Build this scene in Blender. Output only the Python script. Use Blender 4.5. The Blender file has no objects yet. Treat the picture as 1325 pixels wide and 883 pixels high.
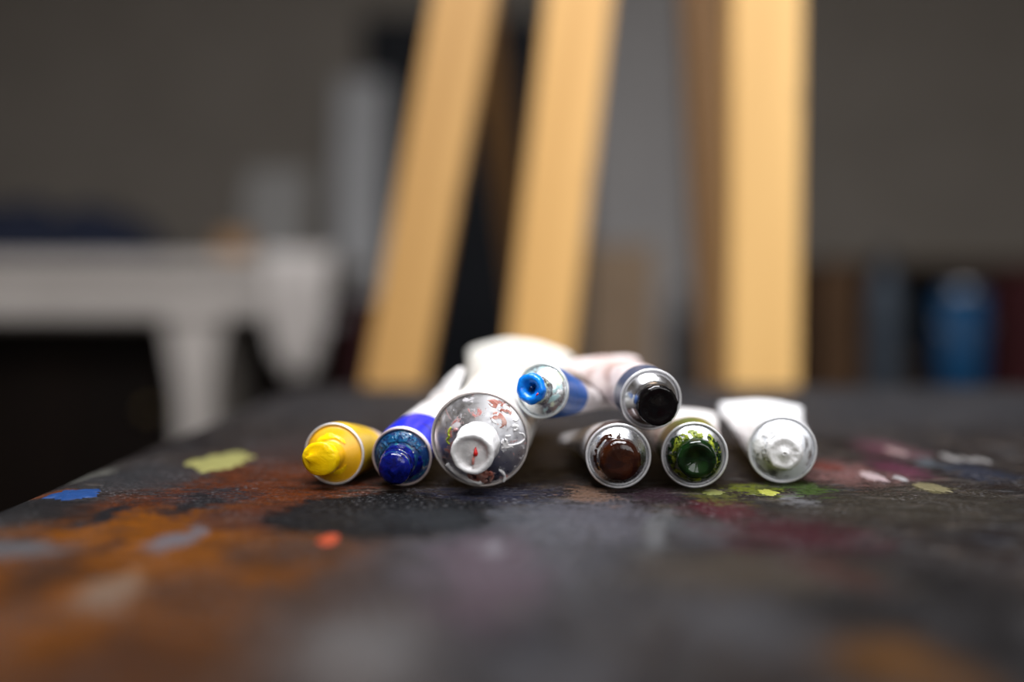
import bpy, math, random
from mathutils import Vector, Matrix, Euler, noise

C = bpy.context.scene.collection
S = bpy.context.scene
random.seed(7)
PI = math.pi

# ------------------------------------------------------------------ camera
FPX = 1288.0                       # focal length in pixels for a 1325 px wide frame
PITCH = math.radians(2.5)          # camera looks slightly down
CAMZ = 0.826                       # 76 mm above the table top
TZ = 0.75                          # table top height
cam_d = bpy.data.cameras.new('camera')
cam_d.sensor_width = 36.0
cam_d.lens = 36.0 * FPX / 1325.0
cam_d.clip_start = 0.02
cam_d.dof.use_dof = True
cam_d.dof.focus_distance = 0.386
cam_d.dof.aperture_fstop = 1.55
cam_d.dof.aperture_blades = 9
cam = bpy.data.objects.new('camera', cam_d)
C.objects.link(cam)
cam.location = (0, 0, CAMZ)
cam.rotation_euler = (PI / 2 - PITCH, 0, 0)
S.camera = cam

# ------------------------------------------------------------------ world, lights, exposure
w = bpy.data.worlds.new('world')
S.world = w
w.use_nodes = True
w.node_tree.nodes['Background'].inputs[0].default_value = (0.75, 0.85, 1.0, 1)
w.node_tree.nodes['Background'].inputs[1].default_value = 1.0


def area(name, loc, rot, sx, sy, power, col):
    d = bpy.data.lights.new(name, 'AREA')
    d.shape = 'RECTANGLE'
    d.size = sx
    d.size_y = sy
    d.energy = power
    d.color = col
    o = bpy.data.objects.new(name, d)
    C.objects.link(o)
    o.location = loc
    o.rotation_euler = rot
    return o


# daylight through the window behind the photographer and through the skylight
area('window_daylight', (1.05, -1.47, 1.95), (math.radians(80), 0, 0), 1.9, 1.3, 26, (1.0, 0.98, 0.96))
area('skylight_daylight', (0.05, 0.05, 2.93), (0, 0, 0), 1.5, 1.1, 118, (0.97, 0.97, 1.0))
S.view_settings.view_transform = 'Standard'
S.view_settings.look = 'None'
S.view_settings.gamma = 1.0
S.view_settings.exposure = 0.0
S.cycles.use_denoising = True
S.cycles.max_bounces = 8


# ------------------------------------------------------------------ pixel <-> world helpers
def ray(px, py):
    v = Vector(((px - 662.5) / FPX, 1.0, (441.5 - py) / FPX))
    c, s = math.cos(PITCH), math.sin(PITCH)
    return Vector((v.x, v.y * c + v.z * s, -v.y * s + v.z * c))


def P(px, py, Y):
    r = ray(px, py)
    return Vector((0, 0, CAMZ)) + r * (Y / r.y)


def T(px, py, z=TZ):
    r = ray(px, py)
    return Vector((0, 0, CAMZ)) + r * ((z - CAMZ) / r.z)


# ------------------------------------------------------------------ material helpers
def mat(name):
    m = bpy.data.materials.new(name)
    m.use_nodes = True
    nt = m.node_tree
    b = nt.nodes['Principled BSDF']
    return m, nt, b


def nd(nt, t, **kw):
    n = nt.nodes.new(t)
    for k, v in kw.items():
        setattr(n, k, v)
    return n


def noise_n(nt, vec, scale, detail=4.0, rough=0.55, dist=0.0):
    n = nd(nt, 'ShaderNodeTexNoise')
    n.inputs['Scale'].default_value = scale
    n.inputs['Detail'].default_value = detail
    n.inputs['Roughness'].default_value = rough
    n.inputs['Distortion'].default_value = dist
    if vec is not None:
        nt.links.new(vec, n.inputs['Vector'])
    return n


def ramp(nt, fac, stops):
    r = nd(nt, 'ShaderNodeValToRGB')
    el = r.color_ramp.elements
    while len(el) < len(stops):
        el.new(0.5)
    for e, (p, c) in zip(el, stops):
        e.position = p
        e.color = (c[0], c[1], c[2], 1) if hasattr(c, '__len__') else (c, c, c, 1)
    nt.links.new(fac, r.inputs['Fac'])
    return r


def mixc(nt, fac, a, b, mode='MIX'):
    m = nd(nt, 'ShaderNodeMix', data_type='RGBA', blend_type=mode)
    for s, v in ((m.inputs[0], fac), (m.inputs[6], a), (m.inputs[7], b)):
        if isinstance(v, (int, float)):
            s.default_value = v
        elif isinstance(v, tuple):
            s.default_value = (*v[:3], 1)
        else:
            nt.links.new(v, s)
    return m.outputs[2]


def math_n(nt, op, a, b=None, clamp=False):
    m = nd(nt, 'ShaderNodeMath', operation=op, use_clamp=clamp)
    for i, v in enumerate((a, b)):
        if v is None:
            continue
        if isinstance(v, (int, float)):
            m.inputs[i].default_value = v
        else:
            nt.links.new(v, m.inputs[i])
    return m.outputs[0]


def bump(nt, b, height, strength, dist):
    n = nd(nt, 'ShaderNodeBump')
    n.inputs['Strength'].default_value = strength
    n.inputs['Distance'].default_value = dist
    nt.links.new(height, n.inputs['Height'])
    nt.links.new(n.outputs[0], b.inputs['Normal'])
    return n


def objco(nt):
    return nd(nt, 'ShaderNodeTexCoord').outputs['Object']


def simple(name, c1, c2, scale=20, rough=0.6, bstr=0.2, metallic=0.0, bdist=0.002):
    m, nt, b = mat(name)
    co = objco(nt)
    n = noise_n(nt, co, scale, 5, 0.6)
    r = ramp(nt, n.outputs['Fac'], [(0.3, c1), (0.7, c2)])
    nt.links.new(r.outputs[0], b.inputs['Base Color'])
    b.inputs['Roughness'].default_value = rough
    b.inputs['Metallic'].default_value = metallic
    if bstr:
        n2 = noise_n(nt, co, scale * 4, 4, 0.6)
        bump(nt, b, n2.outputs['Fac'], bstr, bdist)
    return m


def wood(name, c1, c2, axis='Z', scale=1.0, rough=0.5):
    m, nt, b = mat(name)
    co = objco(nt)
    mp = nd(nt, 'ShaderNodeMapping')
    sc = {'X': (2, 30, 30), 'Y': (30, 2, 30), 'Z': (30, 30, 2)}[axis]
    mp.inputs['Scale'].default_value = [v * scale for v in sc]
    nt.links.new(co, mp.inputs['Vector'])
    n = noise_n(nt, mp.outputs[0], 1.0, 6, 0.6, 0.6)
    r = ramp(nt, n.outputs['Fac'], [(0.32, c1), (0.68, c2)])
    kn = noise_n(nt, co, 9.0, 2, 0.5)
    kr = ramp(nt, kn.outputs['Fac'], [(0.66, 0.0), (0.74, 1.0)])
    dark = tuple(v * 0.55 for v in c1)
    col = mixc(nt, math_n(nt, 'MULTIPLY', kr.outputs[0], 0.6), r.outputs[0], dark)
    nt.links.new(col, b.inputs['Base Color'])
    b.inputs['Roughness'].default_value = rough
    bump(nt, b, n.outputs['Fac'], 0.15, 0.001)
    return m


# ------------------------------------------------------------------ mesh helpers
def mesh_obj(name, verts, faces, m, parent=None, smooth=True, mats=None, midx=None):
    me = bpy.data.meshes.new(name)
    me.from_pydata([tuple(v) for v in verts], [], faces)
    me.update()
    for mm in (mats or [m]):
        me.materials.append(mm)
    if midx:
        me.polygons.foreach_set('material_index', midx)
    if smooth:
        me.polygons.foreach_set('use_smooth', [True] * len(me.polygons))
    o = bpy.data.objects.new(name, me)
    C.objects.link(o)
    if parent is not None:
        o.parent = parent
    return o


class MB:
    """collects geometry for one mesh object"""

    def __init__(self):
        self.v, self.f = [], []

    def add(self, verts, faces):
        k = len(self.v)
        self.v += [Vector(v) for v in verts]
        self.f += [tuple(i + k for i in f) for f in faces]

    def box(self, lo, hi, bev=0.0, mtx=None):
        x0, y0, z0 = lo
        x1, y1, z1 = hi
        b = min(bev, (x1 - x0) / 3, (y1 - y0) / 3, (z1 - z0) / 3)
        if b <= 0:
            vs = [(x, y, z) for z in (z0, z1) for y in (y0, y1) for x in (x0, x1)]
            fs = [(0, 2, 3, 1), (4, 5, 7, 6), (0, 1, 5, 4), (2, 6, 7, 3), (0, 4, 6, 2), (1, 3, 7, 5)]
        else:
            import bmesh
            bm = bmesh.new()
            bmesh.ops.create_cube(bm, size=1.0)
            for v in bm.verts:
                v.co = Vector(((x0 + x1) / 2 + v.co.x * (x1 - x0), (y0 + y1) / 2 + v.co.y * (y1 - y0), (z0 + z1) / 2 + v.co.z * (z1 - z0)))
            bmesh.ops.bevel(bm, geom=bm.edges[:], offset=b, segments=2, affect='EDGES', profile=0.6)
            bm.verts.index_update()
            vs = [v.co.copy() for v in bm.verts]
            fs = [tuple(v.index for v in f.verts) for f in bm.faces]
            bm.free()
        if mtx is not None:
            vs = [mtx @ Vector(v) for v in vs]
        self.add(vs, fs)

    def loft(self, rings, cap0=True, cap1=True):
        n = len(rings[0])
        vs = [v for r in rings for v in r]
        fs = []
        for i in range(len(rings) - 1):
            for j in range(n):
                a, b_ = i * n + j, i * n + (j + 1) % n
                fs.append((a, b_, b_ + n, a + n))
        if cap0:
            fs.append(tuple(range(n - 1, -1, -1)))
        if cap1:
            k = (len(rings) - 1) * n
            fs.append(tuple(k + j for j in range(n)))
        self.add(vs, fs)

    def lathe(self, prof, seg=48, axis='Z', cap0=True, cap1=True, fn=None):
        """prof: list of (radius, height)"""
        rings = []
        for i, (r, h) in enumerate(prof):
            ring = []
            for j in range(seg):
                a = 2 * PI * j / seg
                if axis == 'Z':
                    p = Vector((r * math.cos(a), r * math.sin(a), h))
                else:
                    p = Vector((r * math.cos(a), h, r * math.sin(a)))
                if fn:
                    p = fn(p, a, i)
                ring.append(p)
            rings.append(ring)
        self.loft(rings, cap0, cap1)

    def tube(self, pts, rad, seg=10):
        rings = []
        pts = [Vector(p) for p in pts]
        for i, p in enumerate(pts):
            t = (pts[min(i + 1, len(pts) - 1)] - pts[max(i - 1, 0)]).normalized()
            u = t.cross(Vector((0.13, 0.21, 1))).normalized()
            v = t.cross(u)
            r = rad[i] if hasattr(rad, '__len__') else rad
            rings.append([p + (u * math.cos(2 * PI * k / seg) + v * math.sin(2 * PI * k / seg)) * r for k in range(seg)])
        self.loft(rings)

    def build(self, name, m, parent=None, smooth=False):
        return mesh_obj(name, self.v, self.f, m, parent, smooth)


def thing(name, label, cat, loc=(0, 0, 0), rot=(0, 0, 0), group=None):
    o = bpy.data.objects.new(name, None)
    C.objects.link(o)
    o.location = loc
    o.rotation_euler = rot
    o.empty_display_size = 0.02
    tag(o, label, cat, group)
    return o


def tag(o, label, cat, group=None):
    o['label'] = label
    o['category'] = cat
    if group:
        o['group'] = group
    return o


def struct(o):
    o['kind'] = 'structure'
    return o


# ================================================================== MATERIALS
M = {}
M['plaster'] = simple('plaster', (0.165, 0.144, 0.121), (0.196, 0.172, 0.146), 3.0, 0.85, 0.25)
M['ceiling'] = simple('ceiling_paint', (0.62, 0.61, 0.59), (0.68, 0.67, 0.65), 3.0, 0.9, 0.1)
M['plank'] = wood('floor_plank_wood', (0.018, 0.012, 0.009), (0.045, 0.03, 0.02), 'Y', 0.5, 0.6)
M['subfloor'] = simple('subfloor', (0.01, 0.008, 0.007), (0.02, 0.016, 0.014), 5, 0.8)
M['frame_white'] = simple('window_frame_paint', (0.6, 0.6, 0.58), (0.68, 0.68, 0.66), 8, 0.5)
M['trim_dark'] = simple('baseboard_paint', (0.05, 0.045, 0.04), (0.07, 0.065, 0.06), 8, 0.6)
M['door_dark'] = simple('dark_door_paint', (0.0055, 0.0065, 0.009), (0.010, 0.0115, 0.0155), 4, 0.55, 0.1)
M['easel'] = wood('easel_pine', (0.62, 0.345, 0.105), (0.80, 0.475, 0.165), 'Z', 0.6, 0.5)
M['easel_shaded'] = wood('easel_pine_shaded', (0.46, 0.25, 0.075), (0.60, 0.345, 0.115), 'Z', 0.6, 0.5)  # same pine darkened: shade on the left leg put into the colour
M['easel_lit'] = wood('easel_pine_lit', (0.70, 0.41, 0.135), (0.90, 0.56, 0.205), 'Z', 0.6, 0.5)  # same pine lightened: light on the upright post put into the colour
M['easel_dark'] = wood('easel_dark_pine', (0.24, 0.125, 0.045), (0.34, 0.185, 0.072), 'Z', 0.6, 0.55)  # darker brown pine for the rear legs
M['bench_white'] = simple('bench_white_paint', (0.40, 0.365, 0.335), (0.48, 0.44, 0.405), 6, 0.6, 0.15)
M['cloth_white'] = simple('white_cotton', (0.46, 0.425, 0.40), (0.54, 0.505, 0.475), 25, 0.9, 0.3)
M['navy_cloth'] = simple('navy_cloth', (0.006, 0.008, 0.016), (0.013, 0.016, 0.030), 30, 0.9, 0.3)
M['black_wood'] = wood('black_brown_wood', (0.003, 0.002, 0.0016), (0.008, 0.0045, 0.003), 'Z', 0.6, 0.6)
M['brown_wood'] = wood('dark_brown_wood', (0.028, 0.017, 0.010), (0.055, 0.034, 0.020), 'Z', 0.6, 0.6)
M['cardboard'] = simple('cardboard', (0.17, 0.115, 0.07), (0.21, 0.145, 0.09), 12, 0.85, 0.1)
M['canvas_grey'] = simple('grey_primed_canvas', (0.29, 0.275, 0.27), (0.34, 0.325, 0.315), 9, 0.8, 0.2)
M['canvas_pale'] = simple('pale_primed_canvas', (0.36, 0.36, 0.365), (0.43, 0.43, 0.435), 9, 0.8, 0.2)
M['paper'] = simple('paper_sheet', (0.13, 0.125, 0.118), (0.155, 0.15, 0.142), 9, 0.85, 0.1)
M['ochre'] = simple('ochre_box_card', (0.24, 0.125, 0.045), (0.30, 0.16, 0.06), 9, 0.7, 0.1)
M['maroon'] = simple('maroon_paint', (0.020, 0.004, 0.005), (0.032, 0.006, 0.007), 9, 0.5, 0.1)
M['grey_plastic'] = simple('charcoal_plastic', (0.02, 0.02, 0.023), (0.032, 0.032, 0.036), 9, 0.45, 0.05)
M['blue_tin'] = simple('blue_tin_paint', (0.004, 0.035, 0.09), (0.006, 0.05, 0.12), 9, 0.4, 0.05)
M['teal_tin'] = simple('blue_grey_tin_paint', (0.04, 0.05, 0.064), (0.055, 0.068, 0.085), 9, 0.45, 0.05)
M['tin_metal'] = simple('tin_metal', (0.5, 0.5, 0.5), (0.62, 0.62, 0.62), 30, 0.35, 0.05, 1.0)
M['umber_card'] = simple('umber_card', (0.05, 0.026, 0.012), (0.075, 0.04, 0.02), 9, 0.7, 0.1)
M['brass'] = simple('old_brass', (0.25, 0.17, 0.06), (0.35, 0.25, 0.1), 40, 0.35, 0.05, 1.0)
for k in ('blue_tin', 'teal_tin', 'umber_card', 'door_dark', 'black_wood', 'navy_cloth', 'brown_wood', 'maroon', 'plank'):
    M[k].node_tree.nodes['Principled BSDF'].inputs['Specular IOR Level'].default_value = 0.12
gm, gnt, gb = mat('window_glass')
gb.inputs['Transmission Weight'].default_value = 1.0
gb.inputs['Roughness'].default_value = 0.02
gb.inputs['IOR'].default_value = 1.1
M['glass'] = gm

# ================================================================== ROOM
RX0, RX1, RY0, RY1, RH = -2.6, 2.6, -1.6, 4.05, 3.0


def wall(name, boxes, m=None):
    b = MB()
    for lo, hi in boxes:
        b.box(lo, hi)
    return struct(b.build(name, m or M['plaster']))


floor = wall('floor', [((RX0 - .1, RY0 - .1, -0.12), (RX1 + .1, RY1 + .1, -0.02))], M['subfloor'])
npl = 26
pw = (RX1 - RX0) / npl
pb = MB()
pb.box((-pw / 2 + .0015, RY0, -0.02), (pw / 2 - .0015, RY1, 0), 0.0015)
pl0 = None
for i in range(npl):
    if pl0 is None:
        o = pl0 = pb.build('plank', M['plank'], floor)
    else:
        o = pl0.copy()
        C.objects.link(o)
        o.parent = floor
    o.location = (RX0 + pw * (i + .5), 0, random.uniform(-.0006, 0))

wall('wall_back', [((RX0 - .1, RY1, -.02), (RX1 + .1, RY1 + .1, RH))])
wall('wall_left', [((RX0 - .1, RY0, -.02), (RX0, RY1, RH))])
wall('wall_right', [((RX1, RY0, -.02), (RX1 + .1, RY1, RH))])
WX0, WX1, WZ0, WZ1 = 0.05, 2.05, 1.25, 2.65
wall('wall_front', [((RX0 - .1, RY0 - .1, -.02), (WX0, RY0, RH)), ((WX1, RY0 - .1, -.02), (RX1 + .1, RY0, RH)),
                    ((WX0, RY0 - .1, -.02), (WX1, RY0, WZ0)), ((WX0, RY0 - .1, WZ1), (WX1, RY0, RH))])
SX0, SX1, SY0, SY1 = -0.75, 0.85, -0.55, 0.65
wall('ceiling', [((RX0 - .1, RY0 - .1, RH), (SX0, RY1 + .1, RH + .1)), ((SX1, RY0 - .1, RH), (RX1 + .1, RY1 + .1, RH + .1)),
                 ((SX0, RY0 - .1, RH), (SX1, SY0, RH + .1)), ((SX0, SY1, RH), (SX1, RY1 + .1, RH + .1))], M['ceiling'])


def window(name, x0, x1, a0, a1, horizontal):
    fw = 0.06
    f = MB()
    nx, na = (3, 2)
    for i in range(nx + 1):
        c = x0 + fw / 2 + (x1 - x0 - fw) * i / nx
        f.box((c - fw / 2, -.03, a0), (c + fw / 2, .03, a1)) if not horizontal else f.box((c - fw / 2, a0, -.03), (c + fw / 2, a1, .03))
    for i in range(na + 1):
        c = a0 + fw / 2 + (a1 - a0 - fw) * i / na
        f.box((x0, -.029, c - fw / 2), (x1, .029, c + fw / 2)) if not horizontal else f.box((x0, c - fw / 2, -.029), (x1, c + fw / 2, .029))
    o = struct(f.build(name, M['frame_white']))
    for i in range(nx):
        for k in range(na):
            p0 = x0 + fw / 2 + (x1 - x0 - fw) * i / nx
            p1 = x0 + fw / 2 + (x1 - x0 - fw) * (i + 1) / nx
            q0 = a0 + fw / 2 + (a1 - a0 - fw) * k / na
            q1 = a0 + fw / 2 + (a1 - a0 - fw) * (k + 1) / na
            g = MB()
            g.box((p0, -.003, q0), (p1, .003, q1)) if not horizontal else g.box((p0, q0, -.003), (p1, q1, .003))
            g.build('pane', M['glass'], o)
    o.location = (0, RY0 - .05, 0) if not horizontal else (0, 0, RH + .05)
    return o


window('window_1', WX0, WX1, WZ0, WZ1, False)
window('window_2', SX0, SX1, SY0, SY1, True)

# dark door in the back wall with its trim
dx0, dx1, dz1 = P(487, 45, RY1).x, P(688, 45, RY1).x, P(487, 40, RY1).z
d = MB()
d.box((dx0, RY1 - .045, .005), (dx1, RY1 - .002, dz1), .004)
door = struct(d.build('door_1', M['door_dark']))
for (a, b_, e, g) in ((0.12, 0.46, 0.1, 0.45), (0.54, 0.88, 0.1, 0.45), (0.12, 0.46, 0.52, 0.93), (0.54, 0.88, 0.52, 0.93)):
    q = MB()
    W_ = dx1 - dx0
    q.box((dx0 + a * W_, RY1 - .056, e * dz1), (dx0 + b_ * W_, RY1 - .044, g * dz1), .004)
    q.build('panel', M['door_dark'], door)
q = MB()
q.lathe([(.006, 0), (.006, .04), (.022, .045), (.026, .06), (.018, .072), (.004, .075)], 20, 'Y', fn=lambda p, a, i: Vector((p.x + dx1 - .05, RY1 - .044 - p.y, p.z + .95)))
q.build('knob', M['brass'], door, True)
for nm, lo, hi in (('trim_1', (dx0 - .055, RY1 - .03, 0.0), (dx0 - .002, RY1 - .001, dz1 + .05)), ('trim_2', (dx1 + .002, RY1 - .03, 0.0), (dx1 + .055, RY1 - .001, dz1 + .05)),
                   ('trim_3', (dx0 - .002, RY1 - .03, dz1 + .002), (dx1 + .002, RY1 - .001, dz1 + .05))):
    q = MB()
    q.box(lo, hi, .004)
    struct(q.build(nm, M['door_dark']))
for nm, x0, x1 in (('baseboard_back', RX0 + .001, dx0 - .058), ('baseboard_right', dx1 + .058, RX1 - .001)):
    q = MB()
    q.box((x0, RY1 - .018, .002), (x1, RY1 - .001, .12), .003)
    struct(q.build(nm, M['trim_dark']))

# ================================================================== WORK TABLE
TX0, TX1, TY0, TY1 = -0.1865, 0.80, -0.12, 0.856


def table_paint():
    m, nt, b = mat('paint_crusted_table_top')
    L = nt.links
    co = objco(nt)
    # warp so that every edge of a splash is ragged
    wn = noise_n(nt, co, 45, 5, 0.62)
    sub = nd(nt, 'ShaderNodeVectorMath', operation='SUBTRACT')
    L.new(wn.outputs['Color'], sub.inputs[0])
    sub.inputs[1].default_value = (.5, .5, .5)
    scl = nd(nt, 'ShaderNodeVectorMath', operation='SCALE')
    L.new(sub.outputs[0], scl.inputs[0])
    scl.inputs['Scale'].default_value = 0.030
    add = nd(nt, 'ShaderNodeVectorMath', operation='ADD')
    L.new(co, add.inputs[0])
    L.new(scl.outputs[0], add.inputs[1])
    flat = nd(nt, 'ShaderNodeVectorMath', operation='MULTIPLY')
    L.new(add.outputs[0], flat.inputs[0])
    flat.inputs[1].default_value = (1, 1, 0)
    WP = flat.outputs[0]
    # noises
    mp = nd(nt, 'ShaderNodeMapping')
    mp.inputs['Scale'].default_value = (1.0, 2.6, 1)
    mp.inputs['Rotation'].default_value = (0, 0, 0.5)
    L.new(co, mp.inputs['Vector'])
    n_big = noise_n(nt, co, 9, 5, 0.6, 0.4)
    n_mid = noise_n(nt, mp.outputs[0], 60, 6, 0.65, 0.5)
    n_fin = noise_n(nt, co, 520, 5, 0.7, 0.3)
    n_hue = noise_n(nt, co, 26, 4, 0.6, 0.8)
    n_brk = noise_n(nt, mp.outputs[0], 110, 6, 0.7, 0.3)
    n_cmb = math_n(nt, 'ADD', math_n(nt, 'MULTIPLY', n_brk.outputs['Fac'], 0.6), math_n(nt, 'MULTIPLY', n_fin.outputs['Fac'], 0.4))
    # base: many worn dark coats
    base = ramp(nt, n_mid.outputs['Fac'], [(0.37, (0.004, 0.004, 0.005)), (0.47, (0.010, 0.010, 0.0115)), (0.55, (0.024, 0.0225, 0.0225)), (0.66, (0.085, 0.080, 0.080))]).outputs[0]
    hue = ramp(nt, n_hue.outputs['Fac'], [(0.28, (0.55, 0.62, 0.80)), (0.42, (1, 1, 1)), (0.55, (1.25, 1.02, 0.82)), (0.66, (1, 1, 1)), (0.75, (1.1, 0.75, 0.85))]).outputs[0]
    col = mixc(nt, 1.0, base, hue, 'MULTIPLY')
    bigr = ramp(nt, n_big.outputs['Fac'], [(0.35, (0.75, 0.75, 0.75)), (0.65, (1.35, 1.35, 1.35))]).outputs[0]
    col = mixc(nt, 1.0, col, bigr, 'MULTIPLY')

    def blob(px0, py0, px1, py1, c, brk=0.9, soft=0.25, amt=1.0, rot=0.0, nz=None):
        nonlocal col
        cx = (px0 + px1) / 2
        cy = (py0 + py1) / 2
        p = T(cx, cy)
        rx = (px1 - px0) / 2 / FPX * p.y
        ry = abs(T(cx, py0).y - T(cx, py1).y) / 2
        s = nd(nt, 'ShaderNodeVectorMath', operation='SUBTRACT')
        L.new(WP, s.inputs[0])
        cyw = (T(cx, py0).y + T(cx, py1).y) / 2
        s.inputs[1].default_value = (p.x, cyw, 0)
        v = s.outputs[0]
        if rot:
            rt = nd(nt, 'ShaderNodeVectorRotate', rotation_type='Z_AXIS')
            L.new(v, rt.inputs['Vector'])
            rt.inputs['Angle'].default_value = rot
            v = rt.outputs[0]
        k = nd(nt, 'ShaderNodeVectorMath', operation='MULTIPLY')
        L.new(v, k.inputs[0])
        k.inputs[1].default_value = (1 / rx, 1 / ry, 0)
        ln = nd(nt, 'ShaderNodeVectorMath', operation='LENGTH')
        L.new(k.outputs[0], ln.inputs[0])
        nn = math_n(nt, 'MULTIPLY', math_n(nt, 'SUBTRACT', n_cmb, 0.5), brk * 7)
        d_ = math_n(nt, 'ADD', math_n(nt, 'SUBTRACT', 1.0, ln.outputs['Value']), nn)
        mr = nd(nt, 'ShaderNodeMapRange', interpolation_type='SMOOTHSTEP')
        mr.inputs['From Min'].default_value = -soft
        mr.inputs['From Max'].default_value = soft
        mr.inputs['To Max'].default_value = amt
        L.new(d_, mr.inputs['Value'])
        col = mixc(nt, mr.outputs[0], col, c)
        return mr.outputs[0]

    OR = (0.20, 0.062, 0.008)
    # the worn orange-brown field on the left
    blob(-330, 650, 500, 960, (0.10, 0.036, 0.010), 0.5, 0.5, 0.9)
    blob(-160, 660, 430, 860, OR, 0.8, 0.35, 0.85)
    blob(150, 590, 470, 690, (0.13, 0.034, 0.012), 0.8, 0.3, 0.85)
    blob(90, 650, 330, 735, (0.27, 0.088, 0.010), 0.9, 0.25, 0.8)
    blob(190, 690, 380, 790, (0.20, 0.065, 0.009), 0.8, 0.4, 0.7)
    blob(-60, 760, 300, 900, (0.14, 0.048, 0.010), 0.5, 0.4, 0.6)
    scr = ramp(nt, n_mid.outputs['Fac'], [(0.40, 0.85), (0.54, 0.0)]).outputs[0]
    col = mixc(nt, math_n(nt, 'MULTIPLY', scr, 0.8), col, (0.022, 0.012, 0.009))
    # dark gaps in the orange
    blob(0, 715, 90, 790, (0.035, 0.018, 0.012), 0.9, 0.4, 0.8)
    blob(170, 745, 330, 800, (0.05, 0.022, 0.012), 1.0, 0.4, 0.7)
    blob(60, 820, 260, 900, (0.045, 0.020, 0.012), 0.8, 0.5, 0.7)
    blob(300, 700, 420, 735, (0.04, 0.022, 0.016), 1.1, 0.35, 0.7)
    blob(-120, 630, 95, 690, (0.012, 0.012, 0.013), 0.5, 0.3, 0.95)
    blob(115, 655, 150, 682, (0.010, 0.009, 0.011), 0.5, 0.2)
    blob(210, 630, 320, 662, (0.018, 0.017, 0.022), 1.3, 0.3, 0.9)
    blob(225, 640, 270, 668, (0.010, 0.009, 0.011), 0.9, 0.2)
    blob(130, 692, 165, 715, (0.03, 0.014, 0.012), 0.4, 0.3, 0.9)
    blob(250, 655, 420, 690, (0.05, 0.022, 0.02), 1.1, 0.3, 0.8)
    blob(320, 740, 520, 860, (0.05, 0.032, 0.024), 0.6, 0.5, 0.8)
    blob(-80, 700, 85, 725, (0.10, 0.115, 0.13), 0.5, 0.4, 0.8)
    blob(205, 683, 250, 712, (0.15, 0.16, 0.19), 0.4, 0.4, 0.8)
    blob(105, 742, 175, 792, (0.24, 0.19, 0.15), 0.5, 0.5, 0.65)
    blob(330, 650, 460, 668, (0.10, 0.035, 0.02), 1.0, 0.3, 0.7)
    # grey glossy zone in front of the tubes
    blob(440, 645, 900, 830, (0.060, 0.062, 0.070), 0.75, 0.5, 0.7)
    blob(600, 650, 800, 700, (0.125, 0.13, 0.15), 1.1, 0.35, 0.7)
    blob(540, 690, 760, 760, (0.10, 0.10, 0.115), 0.8, 0.4, 0.6)
    blob(720, 640, 850, 700, (0.12, 0.115, 0.135), 1.2, 0.35, 0.6)
    blob(560, 625, 720, 655, (0.010, 0.012, 0.030), 1.3, 0.3, 0.8)
    blob(620, 700, 655, 724, (0.34, 0.35, 0.38), 0.4, 0.4, 0.8)
    blob(835, 660, 880, 722, (0.17, 0.175, 0.18), 0.9, 0.45, 0.65, 0.25)
    blob(880, 670, 940, 702, (0.12, 0.13, 0.14), 0.9, 0.45, 0.6)
    # the near, out-of-focus zone
    blob(380, 800, 560, 905, (0.17, 0.165, 0.165), 0.4, 0.7, 0.6)
    blob(560, 690, 700, 800, (0.12, 0.08, 0.10), 0.8, 0.5, 0.6)
    blob(880, 770, 1080, 850, (0.09, 0.09, 0.098), 0.5, 0.7, 0.6)
    blob(1060, 700, 1440, 960, (0.007, 0.007, 0.008), 0.4, 0.6, 0.9)
    blob(1090, 820, 1240, 900, (0.15, 0.065, 0.016), 0.5, 0.7, 0.6)
    blob(820, 715, 1120, 770, (0.065, 0.052, 0.040), 0.7, 0.5, 0.8)
    blob(1040, 720, 1120, 765, (0.05, 0.022, 0.018), 0.5, 0.5, 0.8)
    blob(590, 840, 830, 930, (0.06, 0.06, 0.066), 0.6, 0.6, 0.7)
    # maroon, pink and small strokes on the right
    blob(930, 668, 1120, 712, (0.055, 0.010, 0.017), 1.0, 0.45, 0.75)
    blob(890, 645, 975, 672, (0.085, 0.016, 0.024), 1.0, 0.4, 0.75)
    blob(1045, 600, 1150, 628, (0.24, 0.125, 0.12), 1.4, 0.35, 0.75)
    blob(1050, 600, 1080, 610, (0.16, 0.035, 0.025), 1.0, 0.35, 0.7)
    blob(1140, 598, 1190, 618, (0.13, 0.04, 0.07), 1.0, 0.4, 0.75)
    blob(1130, 570, 1180, 594, (0.20, 0.10, 0.12), 0.9, 0.45, 0.7)
    blob(1110, 575, 1150, 590, (0.08, 0.025, 0.04), 0.9, 0.45, 0.7)
    blob(1190, 592, 1220, 608, (0.13, 0.155, 0.175), 0.9, 0.4, 0.7)
    blob(1230, 600, 1300, 622, (0.022, 0.028, 0.048), 0.8, 0.35, 0.8)
    blob(1010, 630, 1330, 680, (0.040, 0.035, 0.026), 0.8, 0.5, 0.7)
    blob(1190, 626, 1230, 640, (0.13, 0.115, 0.06), 0.6, 0.35, 0.8)
    blob(1010, 640, 1045, 652, (0.2, 0.2, 0.21), 1.0, 0.3, 0.7)
    blob(895, 630, 950, 650, (0.10, 0.11, 0.025), 1.6, 0.25, 0.65)
    blob(955, 628, 1000, 640, (0.16, 0.19, 0.025), 1.8, 0.25, 0.7)
    blob(1010, 620, 1060, 640, (0.05, 0.09, 0.02), 1.2, 0.3, 0.8)
    blob(730, 628, 790, 648, (0.20, 0.12, 0.08), 1.3, 0.25, 0.7)
    blob(810, 630, 880, 648, (0.026, 0.010, 0.018), 1.3, 0.3, 0.75)
    # far bluish sheen put into the colour; paint marks along the left edge
    blob(380, 497, 1500, 555, (0.046, 0.048, 0.055), 0.5, 0.5, 0.75)
    blob(330, 560, 470, 600, (0.05, 0.035, 0.034), 0.8, 0.4, 0.7)
    blob(120, 600, 260, 640, (0.030, 0.031, 0.034), 0.7, 0.4, 0.9, 0.0)
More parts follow.
